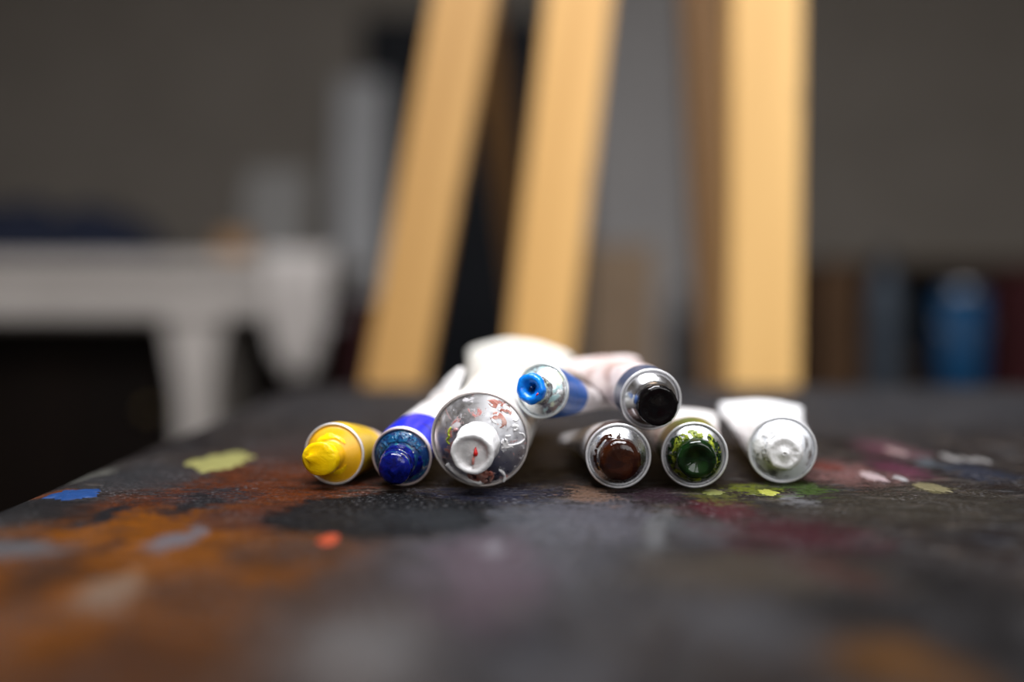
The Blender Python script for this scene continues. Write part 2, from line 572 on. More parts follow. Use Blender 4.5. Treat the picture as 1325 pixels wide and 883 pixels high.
    blob(90, 605, 135, 622, (0.13, 0.13, 0.115), 0.6, 0.4, 0.8)
    blob(40, 630, 85, 641, (0.17, 0.06, 0.03), 0.6, 0.4, 0.7)
    # crisp dried dark film with an edge, in front of the yellow and dark blue tubes
    film = blob(345, 640, 640, 697, (0.0075, 0.009, 0.0115), 0.20, 0.05, 0.96)
    fgrey = blob(470, 655, 660, 690, (0.034, 0.038, 0.043), 1.1, 0.4, 0.6)

    # fine pale scuffs and flecks
    sc = ramp(nt, n_fin.outputs['Fac'], [(0.56, 0.0), (0.63, 1.0)]).outputs[0]
    sc = math_n(nt, 'MULTIPLY', sc, ramp(nt, n_hue.outputs['Fac'], [(0.45, 0.0), (0.62, 1.0)]).outputs[0])
    col = mixc(nt, math_n(nt, 'MULTIPLY', sc, 0.75), col, (0.30, 0.30, 0.32))
    dk = ramp(nt, n_fin.outputs['Fac'], [(0.38, 1.0), (0.46, 0.0)]).outputs[0]
    col = mixc(nt, math_n(nt, 'MULTIPLY', dk, 0.7), col, (0.008, 0.008, 0.009))
    n_spk = noise_n(nt, mp.outputs[0], 900, 4, 0.7, 0.2)
    spk = ramp(nt, n_spk.outputs['Fac'], [(0.60, 0.0), (0.66, 1.0)]).outputs[0]
    col = mixc(nt, math_n(nt, 'MULTIPLY', spk, 0.6), col, (0.30, 0.29, 0.29))
    dks = ramp(nt, n_spk.outputs['Fac'], [(0.36, 1.0), (0.44, 0.0)]).outputs[0]
    col = mixc(nt, math_n(nt, 'MULTIPLY', dks, 0.7), col, (0.006, 0.006, 0.007))
    hs = nd(nt, 'ShaderNodeHueSaturation')
    hs.inputs['Saturation'].default_value = 1.12
    hs.inputs['Value'].default_value = 0.66
    L.new(col, hs.inputs['Color'])
    L.new(hs.outputs[0], b.inputs['Base Color'])
    rr = ramp(nt, n_brk.outputs['Fac'], [(0.3, 0.42), (0.7, 0.72)]).outputs[0]
    L.new(rr, b.inputs['Roughness'])
    b.inputs['Specular IOR Level'].default_value = 0.05
    # relief: brush marks + grain + canvas weave pressed in the film
    h = math_n(nt, 'ADD', math_n(nt, 'MULTIPLY', n_mid.outputs['Fac'], 1.0), math_n(nt, 'MULTIPLY', n_fin.outputs['Fac'], 0.45))
    wv = nd(nt, 'ShaderNodeTexVoronoi')
    wv.inputs['Scale'].default_value = 620
    wv.inputs['Randomness'].default_value = 0.35
    L.new(co, wv.inputs['Vector'])
    fm = math_n(nt, 'MULTIPLY', film, ramp(nt, n_hue.outputs['Fac'], [(0.40, 0.0), (0.55, 1.0)]).outputs[0])
    h = math_n(nt, 'ADD', h, math_n(nt, 'MULTIPLY', math_n(nt, 'MULTIPLY', wv.outputs['Distance'], fm), 1.6))
    bump(nt, b, h, 0.9, 0.0034)
    return m


M['table_top'] = table_paint()
M['table_frame'] = simple('dark_stained_table_frame', (0.014, 0.011, 0.009), (0.03, 0.024, 0.018), 12, 0.6)

table = thing('work_table', 'large paint-crusted dark work table the paint tubes lie on', 'table', ((TX0 + TX1) / 2, (TY0 + TY1) / 2, 0))


def tl(v):                                                     # world -> table-local
    return Vector(v) - table.location


def grid_top():
    """slab with softly worn, slightly uneven edges"""
    b = MB()
    nx, ny, th = 110, 110, 0.028
    vs, fs = [], []
    for j in range(ny + 1):
        for i in range(nx + 1):
            x = TX0 + (TX1 - TX0) * i / nx
            y = TY0 + (TY1 - TY0) * j / ny
            e = min(x - TX0, TX1 - x, y - TY0, TY1 - y)
            wob = 0.0008 * noise.noise(Vector((x * 30, y * 30, 3))) if e < 1e-6 else 0
            z = 0.0 - (0.0022 if e < 1e-6 else 0)
            vs.append((x + (wob if i in (0, nx) else 0), y + (wob if j in (0, ny) else 0), z))
    for j in range(ny):
        for i in range(nx):
            a = j * (nx + 1) + i
            fs.append((a, a + 1, a + nx + 2, a + nx + 1))
    loop = [i for i in range(nx)] + [j * (nx + 1) + nx for j in range(ny)] + [ny * (nx + 1) + nx - i for i in range(nx)] + [(ny - j) * (nx + 1) for j in range(ny)]
    k = len(vs)
    for q in loop:
        x, y, z = vs[q]
        vs.append((x, y, -th))
    n = len(loop)
    for i in range(n):
        fs.append((loop[(i + 1) % n], loop[i], k + i, k + (i + 1) % n))
    fs.append(tuple(k + i for i in range(n - 1, -1, -1)))
    b.add(vs, fs)
    return b


top = grid_top().build('table_top', M['table_top'], table, False)
top.location = (-table.location.x, -table.location.y, TZ)        # object coordinates == world x, y
ap = MB()
for lo, hi in (((TX0 + .05, TY0 + .05, TZ - .12), (TX0 + .072, TY1 - .05, TZ - .028)), ((TX1 - .072, TY0 + .05, TZ - .12), (TX1 - .05, TY1 - .05, TZ - .028)),
               ((TX0 + .072, TY0 + .05, TZ - .12), (TX1 - .072, TY0 + .072, TZ - .028)), ((TX0 + .072, TY1 - .072, TZ - .12), (TX1 - .072, TY1 - .05, TZ - .028))):
    ap.box(tl(lo), tl(hi), .002)
ap.build('apron', M['table_frame'], table)
for x in (TX0 + .03, TX1 - .085):
    for y in (TY0 + .03, TY1 - .085):
        q = MB()
        c = tl((x + .0275, y + .0275, 0))
        q.loft([[c + Vector((sx * r, sy * r, z)) for sx, sy in ((-1, -1), (1, -1), (1, 1), (-1, 1))] for z, r in ((0, .02), (.6, .0275), (TZ - .028, .0275))])
        q.build('leg', M['table_frame'], table)


# thick dried dabs of paint standing proud of the table top
def dab_mat(name, c, rough=0.4):
    return simple(name, tuple(v * 0.72 for v in c), c, 180, rough, 0.5, bdist=0.0008)


def dab(px0, py0, px1, py1, hgt, c, name, rot=0.0, seed=1, thin=0.65):
    cx, cy = (px0 + px1) / 2, (py0 + py1) / 2
    p = T(cx, cy)
    rx = (px1 - px0) / 2 / FPX * p.y
    ya, yb = T(cx, py1).y, T(cx, py0).y
    ry = (yb - ya) / 2
    cen = Vector((p.x, (ya + yb) / 2, TZ))
    nr, na = 6, 60
    vs, fs = [Vector((0, 0, hgt))], []
    for i in range(1, nr + 1):
        t = i / nr
        for j in range(na):
            a = 2 * PI * j / na
            rg = 1 + 0.35 * noise.noise(Vector((math.cos(a) * 1.6, math.sin(a) * 1.6, seed * 7.3))) + 0.30 * noise.noise(Vector((math.cos(a) * 5, math.sin(a) * 5, seed * 3.1))) + 0.22 * noise.noise(Vector((math.cos(a) * 13, math.sin(a) * 13, seed * 1.7)))
            x, y = rx * t * rg * math.cos(a), ry * t * rg * math.sin(a)
            z = hgt * (1 - t ** 2.5) * (0.75 + 0.5 * noise.noise(Vector((x * 300, y * 300, seed))))
            vs.append(Vector((x, y, z if i < nr else -0.0004)))
    R = Matrix.Rotation(rot, 3, 'Z')
    for j in range(na):
        fs.append((0, 1 + j, 1 + (j + 1) % na))
    for i in range(nr - 1):
        for j in range(na):
            a, b_ = 1 + i * na + j, 1 + i * na + (j + 1) % na
            fs.append((a, a + na, b_ + na, b_))
    vs = [R @ v for v in vs]
    o = mesh_obj('paint_dab', vs, fs, dab_mat(name + '_paint', c), table)
    o.location = cen - table.location
    o['label'] = 'dried %s paint dab on the table' % name
    return o


dab(248, 586, 322, 609, .0010, (0.24, 0.23, 0.075), 'olive yellow', 0.0, 2)
dab(58, 634, 128, 647, .0012, (0.005, 0.038, 0.15), 'blue', -0.15, 3)
dab(412, 690, 438, 707, .0008, (0.36, 0.045, 0.015), 'orange red', 0.0, 4)
dab(982, 634, 1008, 642, .0008, (0.28, 0.29, 0.04), 'yellow green', 0.0, 5)
dab(908, 634, 938, 641, .0006, (0.12, 0.13, 0.03), 'moss green', 0.0, 6)
dab(1222, 588, 1240, 598, .0007, (0.22, 0.215, 0.215), 'grey white', 0.0, 8)
dab(1245, 591, 1258, 599, .0006, (0.19, 0.185, 0.185), 'pale grey', 0.0, 9)
dab(1262, 592, 1279, 600, .0006, (0.19, 0.185, 0.185), 'light grey', 0.0, 10)
dab(1118, 610, 1142, 624, .0010, (0.32, 0.25, 0.26), 'pale pink', 0.0, 11)
dab(1150, 580, 1168, 590, .0012, (0.24, 0.17, 0.17), 'dusty pink', 0.0, 12)
dab(1158, 616, 1172, 623, .0005, (0.28, 0.28, 0.29), 'white', 0.0, 13)
dab(1188, 625, 1226, 638, .0006, (0.13, 0.115, 0.06), 'brown olive', 0.1, 14)

# ================================================================== PAINT TUBES
mm = 0.001


def rim_metal(name, base=(0.90, 0.90, 0.92), rough=0.32, met=1.0):
    m, nt, b = mat(name)
    n = noise_n(nt, objco(nt), 300, 3, 0.5)
    r = ramp(nt, n.outputs['Fac'], [(0.35, tuple(v * .85 for v in base)), (0.6, base)])
    nt.links.new(r.outputs[0], b.inputs['Base Color'])
    b.inputs['Metallic'].default_value = met
    b.inputs['Roughness'].default_value = rough
    return m


BARE_RIM = rim_metal('bare_rim', (0.92, 0.92, 0.94), 0.45, 0.7)


def tube_metal(name, stain=None, thr=0.55, scale=160, rough=0.22, stain2=None, cover=None, base=(0.80, 0.81, 0.83)):
    """turned aluminium with radial brushing and optional dried paint stains"""
    m, nt, b = mat(name)
    co = objco(nt)
    tn = nd(nt, 'ShaderNodeTangent', direction_type='RADIAL', axis='Y')
    nt.links.new(tn.outputs[0], b.inputs['Tangent'])
    b.inputs['Anisotropic'].default_value = 0.8
    col = base
    met = 1.0
    n = noise_n(nt, co, scale, 5, 0.65, 0.6)
    g = noise_n(nt, co, 420, 4, 0.6)
    col = mixc(nt, math_n(nt, 'MULTIPLY', g.outputs['Fac'], 0.35), base, tuple(v * 0.6 for v in base))
    mask = None
    if stain:
        mask = ramp(nt, n.outputs['Fac'], [(thr, 0.0), (thr + .05, 1.0)]).outputs[0]
        col = mixc(nt, mask, col, stain)
        if stain2:
            n2 = noise_n(nt, co, scale * 1.4, 5, 0.65, 0.3)
            mask2 = ramp(nt, n2.outputs['Fac'], [(thr + .02, 0.0), (thr + .07, 1.0)]).outputs[0]
            col = mixc(nt, mask2, col, stain2)
            mask = math_n(nt, 'MAXIMUM', mask, mask2)
        nt.links.new(math_n(nt, 'SUBTRACT', 1.0, mask), b.inputs['Metallic'])
    else:
        b.inputs['Metallic'].default_value = 1.0
    nt.links.new(col, b.inputs['Base Color'])
    rr = ramp(nt, g.outputs['Fac'], [(0.3, rough * 0.8), (0.7, rough * 1.5)]).outputs[0]
    nt.links.new(rr, b.inputs['Roughness'])
    if stain:
        bump(nt, b, mask, 0.3, 0.0002)
    return m


def tube_coat(name, c, dirt, thr=0.56, scale=70, rough=0.32):
    m, nt, b = mat(name)
    co = objco(nt)
    n = noise_n(nt, co, scale, 5, 0.62, 0.8)
    mask = ramp(nt, n.outputs['Fac'], [(thr, 0.0), (thr + .14, 1.0)]).outputs[0]
    col = mixc(nt, mask, c, dirt)
    nt.links.new(col, b.inputs['Base Color'])
    b.inputs['Roughness'].default_value = rough
    n2 = noise_n(nt, co, 130, 3, 0.5)
    bump(nt, b, n2.outputs['Fac'], 0.25, 0.0015)
    return m


def wet(name, c1, c2, scale=260, rough=0.16, bstr=0.5, bdist=0.0015):
    m, nt, b = mat(name)
    co = objco(nt)
    n = noise_n(nt, co, scale, 4, 0.55, 0.8)
    r = ramp(nt, n.outputs['Fac'], [(0.36, c1), (0.66, c2)])
    nt.links.new(r.outputs[0], b.inputs['Base Color'])
    b.inputs['Roughness'].default_value = rough
    b.inputs['Specular IOR Level'].default_value = 0.4
    bump(nt, b, n.outputs['Fac'], bstr, bdist)
    return m


class Tube:
    """a squeezed artists' paint tube: local +Y runs back from the shoulder rim; z = 0 is the lowest point of the rim"""

    def __init__(self, label, cx, cy, Y, r, yaw, tilt, L, on_table=True, rn=.56, cone=4.6, neck=7.0, bend=(0, 0), twist=0.0, fold=(7, 4.0), droop=2.0, fexp=1.25, dents=(),
                 band=0, lead=1.5, coat=None, band_coat=None, metal=None, rim_metal=None, seed=1, dent=0.5):
        self.r, self.L, self.rn, self.cone, self.neck = r, L, rn * r, cone, neck
        self.bend, self.twist, self.seed, self.dent = bend, math.radians(twist), seed, dent
        self.droop, self.fexp, self.dents = droop, fexp, dents
        R = Euler((math.radians(tilt), 0, -math.radians(yaw)), 'XYZ')
        cen = P(cx, cy, Y)
        if on_table:
            cen.z = TZ + r * mm * math.cos(math.radians(tilt)) + 0.00045
        root = cen + R.to_matrix() @ Vector((0, 0, -r * mm))
        self.root = thing('paint_tube', label, 'paint tube', root, R, 'used oil paint tubes piled on the table')
        self.up = Vector((0, 0, r))
        edge0, edge1 = lead, lead + band
        self._body('body', (-0.2 if not band else edge1), L, coat, cap1=True)
        if band:
            self._body('colour_band', -0.2, edge1 + .3, band_coat, cap1=False, extra=.06, lead=lead, leadmat=coat)
        self._fold('tail_fold', fold, coat)
        self._shoulder(metal, rim_metal or BARE_RIM)

    # centre line / section
    def frame(self, s):
        t = max(0.0, s / self.L)
        c = Vector((self.bend[0] * t * t, s, self.bend[1] * t * t))
        dv = Vector((self.bend[0] * 2 * t / self.L, 1, self.bend[1] * 2 * t / self.L)).normalized()
        side = Vector((1, 0, 0))
        up = dv.cross(side) * -1
        up = side.cross(dv)
        a = self.twist * min(1.0, t) ** .8
        s2 = side * math.cos(a) + up * math.sin(a)
        u2 = up * math.cos(a) - side * math.sin(a)
        return c, dv, s2.normalized(), u2.normalized()

    def sect(self, s):
        t = min(1, max(0, (s / self.L - 0.10) / 0.90))
        f = t ** self.fexp
        half = self.r * (1 + 0.50 * f)
        th = self.r * (1 - f) + 1.1 * f
        return half, th

    def _ring(self, s, n, extra):
        c, dv, sd, up = self.frame(s)
        a_, b_ = self.sect(s)
        ring = []
        damp = min(1.0, max(0.0, (s - 3) / 20))
        for j in range(n):
            a = 2 * PI * j / n
            dn = self.dent * damp * (noise.noise(Vector((math.cos(a) * 1.1, s * 0.045, self.seed * 5 + math.sin(a) * 1.1))) * 2.2 + noise.noise(Vector((math.cos(a) * 2.5 + 9, s * 0.11, self.seed * 3 + math.sin(a) * 2.5))) * 0.8)
            for ds, da, ws, wa, dp in self.dents:
                e_ = ((s - ds) / ws) ** 2 + (math.remainder(a - math.radians(da), 2 * PI) / math.radians(wa)) ** 2
                dn -= dp * math.exp(-e_) * min(1.0, max(0.0, (s - 1) / 4))
            k = min(1.0, b_ / 5.0)
            dr = self.droop * min(1, max(0, s / self.L)) ** 2 * (math.cos(a) ** 2 + .25 * math.cos(a))
            ring.append((c + self.up + sd * (a_ + extra + dn * 0.7) * math.cos(a) + up * ((b_ + extra + dn * k) * math.sin(a) - dr)) * mm)
        return ring

    def _body(self, name, s0, s1, m, cap1, extra=0.0, lead=0, leadmat=None):
        n = 56
        st = max(6, int((s1 - s0) / 2.2))
        ss = [s0 + (s1 - s0) * i / st for i in range(st + 1)]
        b = MB()
        if lead:
            ss = [s0, lead, lead + .02] + [s for s in ss if s > lead + .5]
        rings = [self._ring(s, n, extra) for s in ss]
        b.loft(rings, False, cap1)
        if lead:
            idx = [0] * n + [1] * (len(b.f) - n)
            idx[:n] = [1] * n
            idx[n:] = [0] * (len(b.f) - n)
            return mesh_obj(name, b.v, b.f, None, self.root, True, [m, leadmat], idx)
        return b.build(name, m, self.root, True)

    def _fold(self, name, fold, m):
        """the crimped end, rolled over on itself"""
        ln, th = fold
        c, dv, sd, up = self.frame(self.L)
        c = c + self.up
        hw = self.sect(self.L)[0] + 0.15
        prof = []
        for k in range(14):
            a = 2 * PI * k / 14
            ca, sa = math.cos(a), math.sin(a)
            e = 0.6
            prof.append((ln / 2 * math.copysign(abs(ca) ** e, ca), th / 2 * math.copysign(abs(sa) ** e, sa)))
        rings = []
        N = 22
        for i in range(N + 1):
            u = -1 + 2 * i / N
            wob = noise.noise(Vector((u * 2.2, self.seed * 4.4, 1))) * 0.9
            k = 1.0 if 0 < i < N else 0.8
            dr = self.droop * (u * u + .25 * u)
            rings.append([(c + sd * hw * u + dv * (ln * 0.36 + p * k) + up * (q * k + wob - dr + th * 0.25)) * mm for p, q in prof])
        b = MB()
        b.loft(rings)
        o = b.build(name, m, self.root, True)
        return o

    def hz(self, rho):
        """front offset (mm, towards the camera is negative y) of the shoulder cone at radius rho"""
        r, rn = self.r, self.rn
        t = (r - 1.1 - rho) / (r - 1.1 - rn)
        t = min(1, max(0, t))
        return -(0.3 + self.cone * (t ** 0.9))

    def _lathe(self, name, prof, m, seg=72, fn=None, cap0=False, cap1=False, parent=None):
        b = MB()

        def g(p, a, i):
            if fn:
                p = fn(p, a, i)
            return (p + self.up) * mm
        b.lathe(prof, seg, 'Y', cap0, cap1, g)
        return b.build(name, m, parent or self.root, True)

    def _shoulder(self, m, mr):
        r, rn = self.r, self.rn
        rim = []
        for k in range(13):
            a = PI * 1.25 * k / 12 - 0.25 * PI
            rim.append((r - 0.14 + 0.5 * math.cos(a), -0.15 - 0.5 * math.sin(a)))
        self._lathe('rim', [(r - .1, 1.0), (r + .22, .8)] + rim, mr)
        prof = [(r - .75, -.05), (r - 1.1, -.3)] + [(r - 1.1 - (r - 1.1 - rn - .5) * k / 14, self.hz(r - 1.1 - (r - 1.1 - rn - .5) * k / 14)) for k in range(1, 15)]
        yc = self.hz(rn)
        self._lathe('shoulder', prof + [(rn + .1, yc - .15)], m)
        # threaded neck
        pn = [(rn + .15, yc + .4), (rn, yc - .4)]
        nt_ = max(2, int(self.neck / 1.7))
        for k in range(nt_):
            y = yc - 1.0 - (self.neck - 2.0) * k / nt_
            d = (self.neck - 2.0) / nt_
            pn += [(rn - .35, y), (rn + .12, y - d * .35), (rn + .12, y - d * .6), (rn - .35, y - d * .95)]
        pn += [(rn - .2, yc - self.neck + .6), (rn - .35, yc - self.neck), (rn - 1.3, yc - self.neck), (rn - 1.5, yc - self.neck + 2.5)]
        self._lathe('neck', pn, m, cap1=True)
        self.tip = yc - self.neck
        self.base = yc

    # paint
    def plug(self, prof, m, lump=0.25, seed=1, off=(0, 0), freq=0.5, name='paint_plug', label=None, opow=2):
        ymin = min(p[1] for p in prof)

        def fn(p, a, i):
            t = 0 if abs(self.base - ymin) < .01 else max(0, (self.base - p.y) / (self.base - ymin))
            d = lump * noise.noise(Vector((p.x * freq, p.y * freq, p.z * freq + seed * 9))) + lump * .5 * noise.noise(Vector((p.x * freq * 2.6, p.y * freq * 2.6, p.z * freq * 2.6 + seed)))
            n = Vector((p.x, 0, p.z))
            n = n.normalized() if n.length > 1e-6 else Vector((0, -1, 0))
            return p + n * d + Vector((0, -abs(d) * .5, 0)) + Vector((off[0], 0, off[1])) * t ** opow
        o = self._lathe(name, prof, m, 60, fn, cap1=True)
        if label:
            o['label'] = label
        return o

    def smear(self, m, a0, a1, r0, r1, h=0.5, seed=1, holes=0.0, freq=0.6, name='paint_smear', label=None, edge=0.25):
        """smear of paint lying on the shoulder cone, ragged inner and outer edge; angles in degrees, 0 = right, 90 = up; radii as share of r"""
        na = max(10, int((a1 - a0) / 3))
        nr = 12
        vs, fs = [], []
        for i in range(na + 1):
            a = math.radians(a0 + (a1 - a0) * i / na)
            ends = min(1, min(i, na - i) / (na * .22)) if a1 - a0 < 350 else 1.0
            w0 = noise.noise(Vector((math.cos(a) * 2.2, math.sin(a) * 2.2, seed * 3.7)))
            w1 = noise.noise(Vector((math.cos(a) * 5.2, math.sin(a) * 5.2, seed * 1.9)))
            mid = (r0 + r1) / 2
            hw = (r1 - r0) / 2 * (0.25 + 0.75 * ends ** .7)
            ra = (mid - hw * (1 + edge * w1)) * self.r
            rb = (mid + hw * (1 + edge * 1.6 * w0 + edge * w1)) * self.r
            for k in range(nr + 1):
                t = k / nr
                rho = ra + (rb - ra) * t
                rho = min(self.r - .9, rho)
                z = h * (4 * t * (1 - t)) ** .5 * (0.6 + 0.8 * (0.5 + noise.noise(Vector((rho * 1.5 * math.cos(a), rho * 1.5 * math.sin(a), seed)))))
                if k in (0, nr):
                    z = -0.12
                vs.append((Vector((rho * math.cos(a), self.hz(rho) - z, rho * math.sin(a))) + self.up) * mm)
        for i in range(na):
            for k in range(nr):
                q = i * (nr + 1) + k
                if holes:
                    c = vs[q] * 1000
                    if noise.noise(Vector((c.x * freq, c.z * freq, seed * 2.2))) < holes - 0.5:
                        continue
                fs.append((q, q + 1, q + nr + 2, q + nr + 1))
        o = mesh_obj(name, vs, fs, m, self.root)
        if label:
            o['label'] = label
        return o

    def squiggle(self, m, pts, rad, label=None, lift=.15, name='paint_smear'):
        """bead of paint along (x, z) points in units of r on the shoulder"""
        b = MB()
        pp = []
        for x, z in pts:
            rho = math.hypot(x, z) * self.r
            pp.append((Vector((x * self.r, self.hz(rho) - lift, z * self.r)) + self.up) * mm)
        # smooth
        q = []
        for i in range(len(pp) - 1):
            p0, p1, p2, p3 = pp[max(0, i - 1)], pp[i], pp[i + 1], pp[min(len(pp) - 1, i + 2)]
            for t in (0, .25, .5, .75):
                q.append(0.5 * ((2 * p1) + (p2 - p0) * t + (2 * p0 - 5 * p1 + 4 * p2 - p3) * t * t + (3 * p1 - p0 - 3 * p2 + p3) * t ** 3))
        q.append(pp[-1])
        n = len(q)
        rr = [rad * mm * (0.45 + 0.55 * math.sin(PI * min(1, (i + .6) / n * 1.0)) ** .5 + .25 * noise.noise(Vector((i * .45, rad, 2)))) for i in range(n)]
        b.tube(q, rr, 8)
        o = b.build(name, m, self.root, True)
        if label:
            o['label'] = label
        return o


white_pink = tube_coat('white_tube_coat_pinkish', (0.80, 0.78, 0.77), (0.60, 0.43, 0.40), 0.50, 45)
white_dirty = tube_coat('white_tube_coat_dirty', (0.80, 0.79, 0.79), (0.42, 0.33, 0.27), 0.58, 60)
white_clean = tube_coat('white_tube_coat', (0.86, 0.86, 0.87), (0.72, 0.68, 0.68), 0.56, 40)
beige_coat = tube_coat('big_tube_cream_coat', (0.78, 0.77, 0.72), (0.55, 0.47, 0.36), 0.56, 45)
grey_coat = tube_coat('white_tube_coat_grey_smudged', (0.62, 0.60, 0.60), (0.25, 0.20, 0.19), 0.50, 60)

# --- yellow
t = Tube('small paint tube with a pointed yellow paint plug, beside the dark blue tube', 432.5, 588, 0.401, 12.3, 10, 0.5, 60, rn=.47, cone=3.6, neck=8.5, bend=(0, -8.5), fold=(5, 3),
         band=24, lead=.0, coat=white_pink, band_coat=tube_coat('yellow_band', (0.62, 0.40, 0.02), (0.40, 0.24, 0.02), 0.55, 80),
         metal=tube_metal('yellow_stained_shoulder', (0.75, 0.40, 0.008), 0.28, 90, 0.25), rim_metal=BARE_RIM, seed=1)
ym = wet('yellow_paint', (0.80, 0.48, 0.0), (0.92, 0.64, 0.005), 160, 0.22, 0.3)
rn, b0, tp = t.rn, t.base, t.tip
t.plug([(rn + .45, tp + 2.5), (rn + .9, tp + 1.2), (rn + 1.0, tp - .2), (rn + 1.0, tp - .7), (rn + .7, tp - 1.2), (rn - .8, tp - 1.5), (rn - 2.6, tp - 1.8), (1.6, tp - 2.3), (.4, tp - 3.0)], ym, .2, 2, (-6.0, 0.6), .4, opow=7, label='pointed bright yellow paint plug')
t.smear(ym, 40, 330, .50, .70, .4, 4, label='yellow smear round the neck')

# --- dark blue
t = Tube('small paint tube with dark ultramarine paint and a blue band, leaning on the large tube', 520, 592, 0.397, 11.9, 7.0, 9, 76, rn=.50, cone=4.4, neck=8.5, bend=(0, 4), twist=54, fexp=1.5, dents=((30, -15, 25, 50, 1.2),), fold=(6, 4),
         band=24, lead=2.6, coat=white_dirty, band_coat=tube_coat('ultramarine_band', (0.012, 0.022, 0.52), (0.01, 0.012, 0.26), 0.58, 60, 0.25),
         metal=tube_metal('teal_stained_shoulder', (0.008, 0.10, 0.17), 0.40, 200, 0.2, (0.005, 0.03, 0.12)), rim_metal=rim_metal('pinkish_rim', (0.80, 0.66, 0.64), .4, .6), seed=2)
bm_ = wet('ultramarine_paint', (0.001, 0.002, 0.045), (0.003, 0.008, 0.17), 300, 0.08, 0.3, 0.0008)
rn, b0, tp = t.rn, t.base, t.tip
t.plug([(rn + .5, b0 + .3), (rn + .55, b0 - 1), (rn + .0, b0 - 1.9), (rn + .7, b0 - 2.6), (rn + .7, b0 - 3.6), (rn + .0, b0 - 4.5), (rn + .7, b0 - 5.3), (rn + .7, b0 - 6.2), (rn + .1, b0 - 7), (rn + .5, tp + .6), (rn + .1, tp - .6), (rn - 1.6, tp - 1.5), (rn - 3.6, tp - 2.0), (rn - 5.4, tp - 2.3), (.3, tp - 2.4)], bm_, .3, 3, (0, -1.2), .5, label='glossy dark blue paint over the threaded neck')
t.smear(wet('teal_smear_paint', (0.004, 0.03, 0.10), (0.01, 0.10, 0.22), 260, .12, .6), 20, 200, .60, .88, .6, 5, .38, .9, label='dark teal paint crust on the shoulder')
t.smear(bm_, -100, 10, .58, .78, .6, 9, label='dark blue smear below the neck')
t.squiggle(wet('teal_bead_paint', (0.0, 0.10, 0.25), (0.0, 0.14, 0.3), 200), [(0.86, .40), (.90, .44)], .3)

# --- large white tube
t = Tube('largest paint tube, with red-stained metal shoulder and white paint in its nozzle', 621, 570, 0.394, 19.4, 7, 8.5, 158, rn=.405, cone=5.2, neck=13.5, bend=(-2, 4), twist=0, droop=7, fexp=1.9, dents=((22, 38, 26, 38, 3.6), (55, 175, 45, 50, 5.0)), fold=(9, 6),
         band=0, coat=beige_coat, metal=tube_metal('red_stained_shoulder', (0.50, 0.20, 0.18), 0.575, 150, 0.30, (0.66, 0.64, 0.66), base=(0.72, 0.72, 0.75)), rim_metal=rim_metal('cream_rim', (0.80, 0.74, 0.70), .4, .6), seed=3, dent=.7)
wm = wet('white_paint', (0.72, 0.71, 0.71), (0.86, 0.86, 0.86), 170, 0.3, 0.5)
redm = wet('red_paint', (0.50, 0.008, 0.008), (0.66, 0.02, 0.015), 200, .2, .3)
rn, b0, tp = t.rn, t.base, t.tip
t.plug([(rn + 1.0, b0 - .3), (rn + .45, b0 - 2), (rn + .4, b0 - 6), (rn + .45, tp + 2), (rn + .5, tp + .4), (rn + .2, tp - .5), (rn - .6, tp - .7), (rn - 1.5, tp - .4), (rn - 2.1, tp + .8), (rn - 3.2, tp + 1.4), (rn - 5, tp + .6), (rn - 7, tp + .3), (.3, tp + .2)], wm, .32, 5, (0, 0), .35, label='white paint over the nozzle')


def nozzle_drop(t, pts, y, th, m, label):
    b = MB()
    front = [(Vector((x * t.r, y - th, z * t.r)) + t.up) * mm for x, z in pts]
    cen = sum(front, Vector()) / len(front) + Vector((0, -th * .6 * mm, 0))
    back = [(Vector((x * t.r, y + .9, z * t.r)) + t.up) * mm for x, z in pts]
    n = len(pts)
    vs = back + [cen.lerp(f, .75) for f in front] + [cen]
    fs = [(i, (i + 1) % n, n + (i + 1) % n, n + i) for i in range(n)] + [(n + i, n + (i + 1) % n, 2 * n) for i in range(n)]
    o = mesh_obj('paint_drop', vs, fs, m, t.root)
    o['label'] = label
    return o


nozzle_drop(t, [(.01, -.06), (.10, -.06), (.115, .00), (.075, .14), (.05, .12), (.02, .02)], tp + .1, .9, redm, 'red paint drop in the nozzle')
nozzle_drop(t, [(-.03, -.24), (.02, -.25), (.05, -.10), (.06, -.04), (.00, -.06)], tp + .3, .7, wet('pale_red_paint', (0.66, .20, .16), (.75, .34, .3), 150), 'pale red streak in the nozzle')
t.squiggle(wm, [(.52, -.02), (.62, -.06), (.74, -.06), (.86, -.03), (.93, .05), (.90, .14), (.82, .17)], .42, 'white squiggle')
t.squiggle(wm, [(.50, -.10), (.58, -.10), (.66, -.09), (.70, -.12)], .45)
t.squiggle(wm, [(.70, .30), (.74, .33), (.79, .29), (.76, .24), (.71, .25)], .75, 'white blob')
t.squiggle(wm, [(.70, .45), (.76, .42), (.82, .46)], .3)
t.squiggle(wm, [(.28, .50), (.33, .44), (.38, .40)], .5)
t.squiggle(wm, [(.56, .14), (.62, .135), (.66, .14)], .32)
t.squiggle(wm, [(.40, -.60), (.47, -.68), (.50, -.78), (.47, -.90)], .65, 'white run at the rim')
t.squiggle(wm, [(-.70, -.52), (-.55, -.68), (-.35, -.82), (-.12, -.90), (.02, -.92)], 1.25, 'thick white paint along the lower rim')
t.squiggle(redm, [(-.46, -.78), (-.42, -.765), (-.38, -.76)], .6, 'red fleck')
rb = wet('red_brown_smear_paint', (0.35, 0.09, 0.06), (0.62, 0.42, 0.36), 240, .3, .5)
t.smear(rb, 250, 292, .55, .95, .7, 3, .42, .8, label='reddish smear below the nozzle')
t.smear(rb, 30, 66, .52, .74, .35, 7, .45, .6, label='reddish smear right above the nozzle')
t.smear(rb, 40, 78, .76, .95, .3, 8, .45, .8)
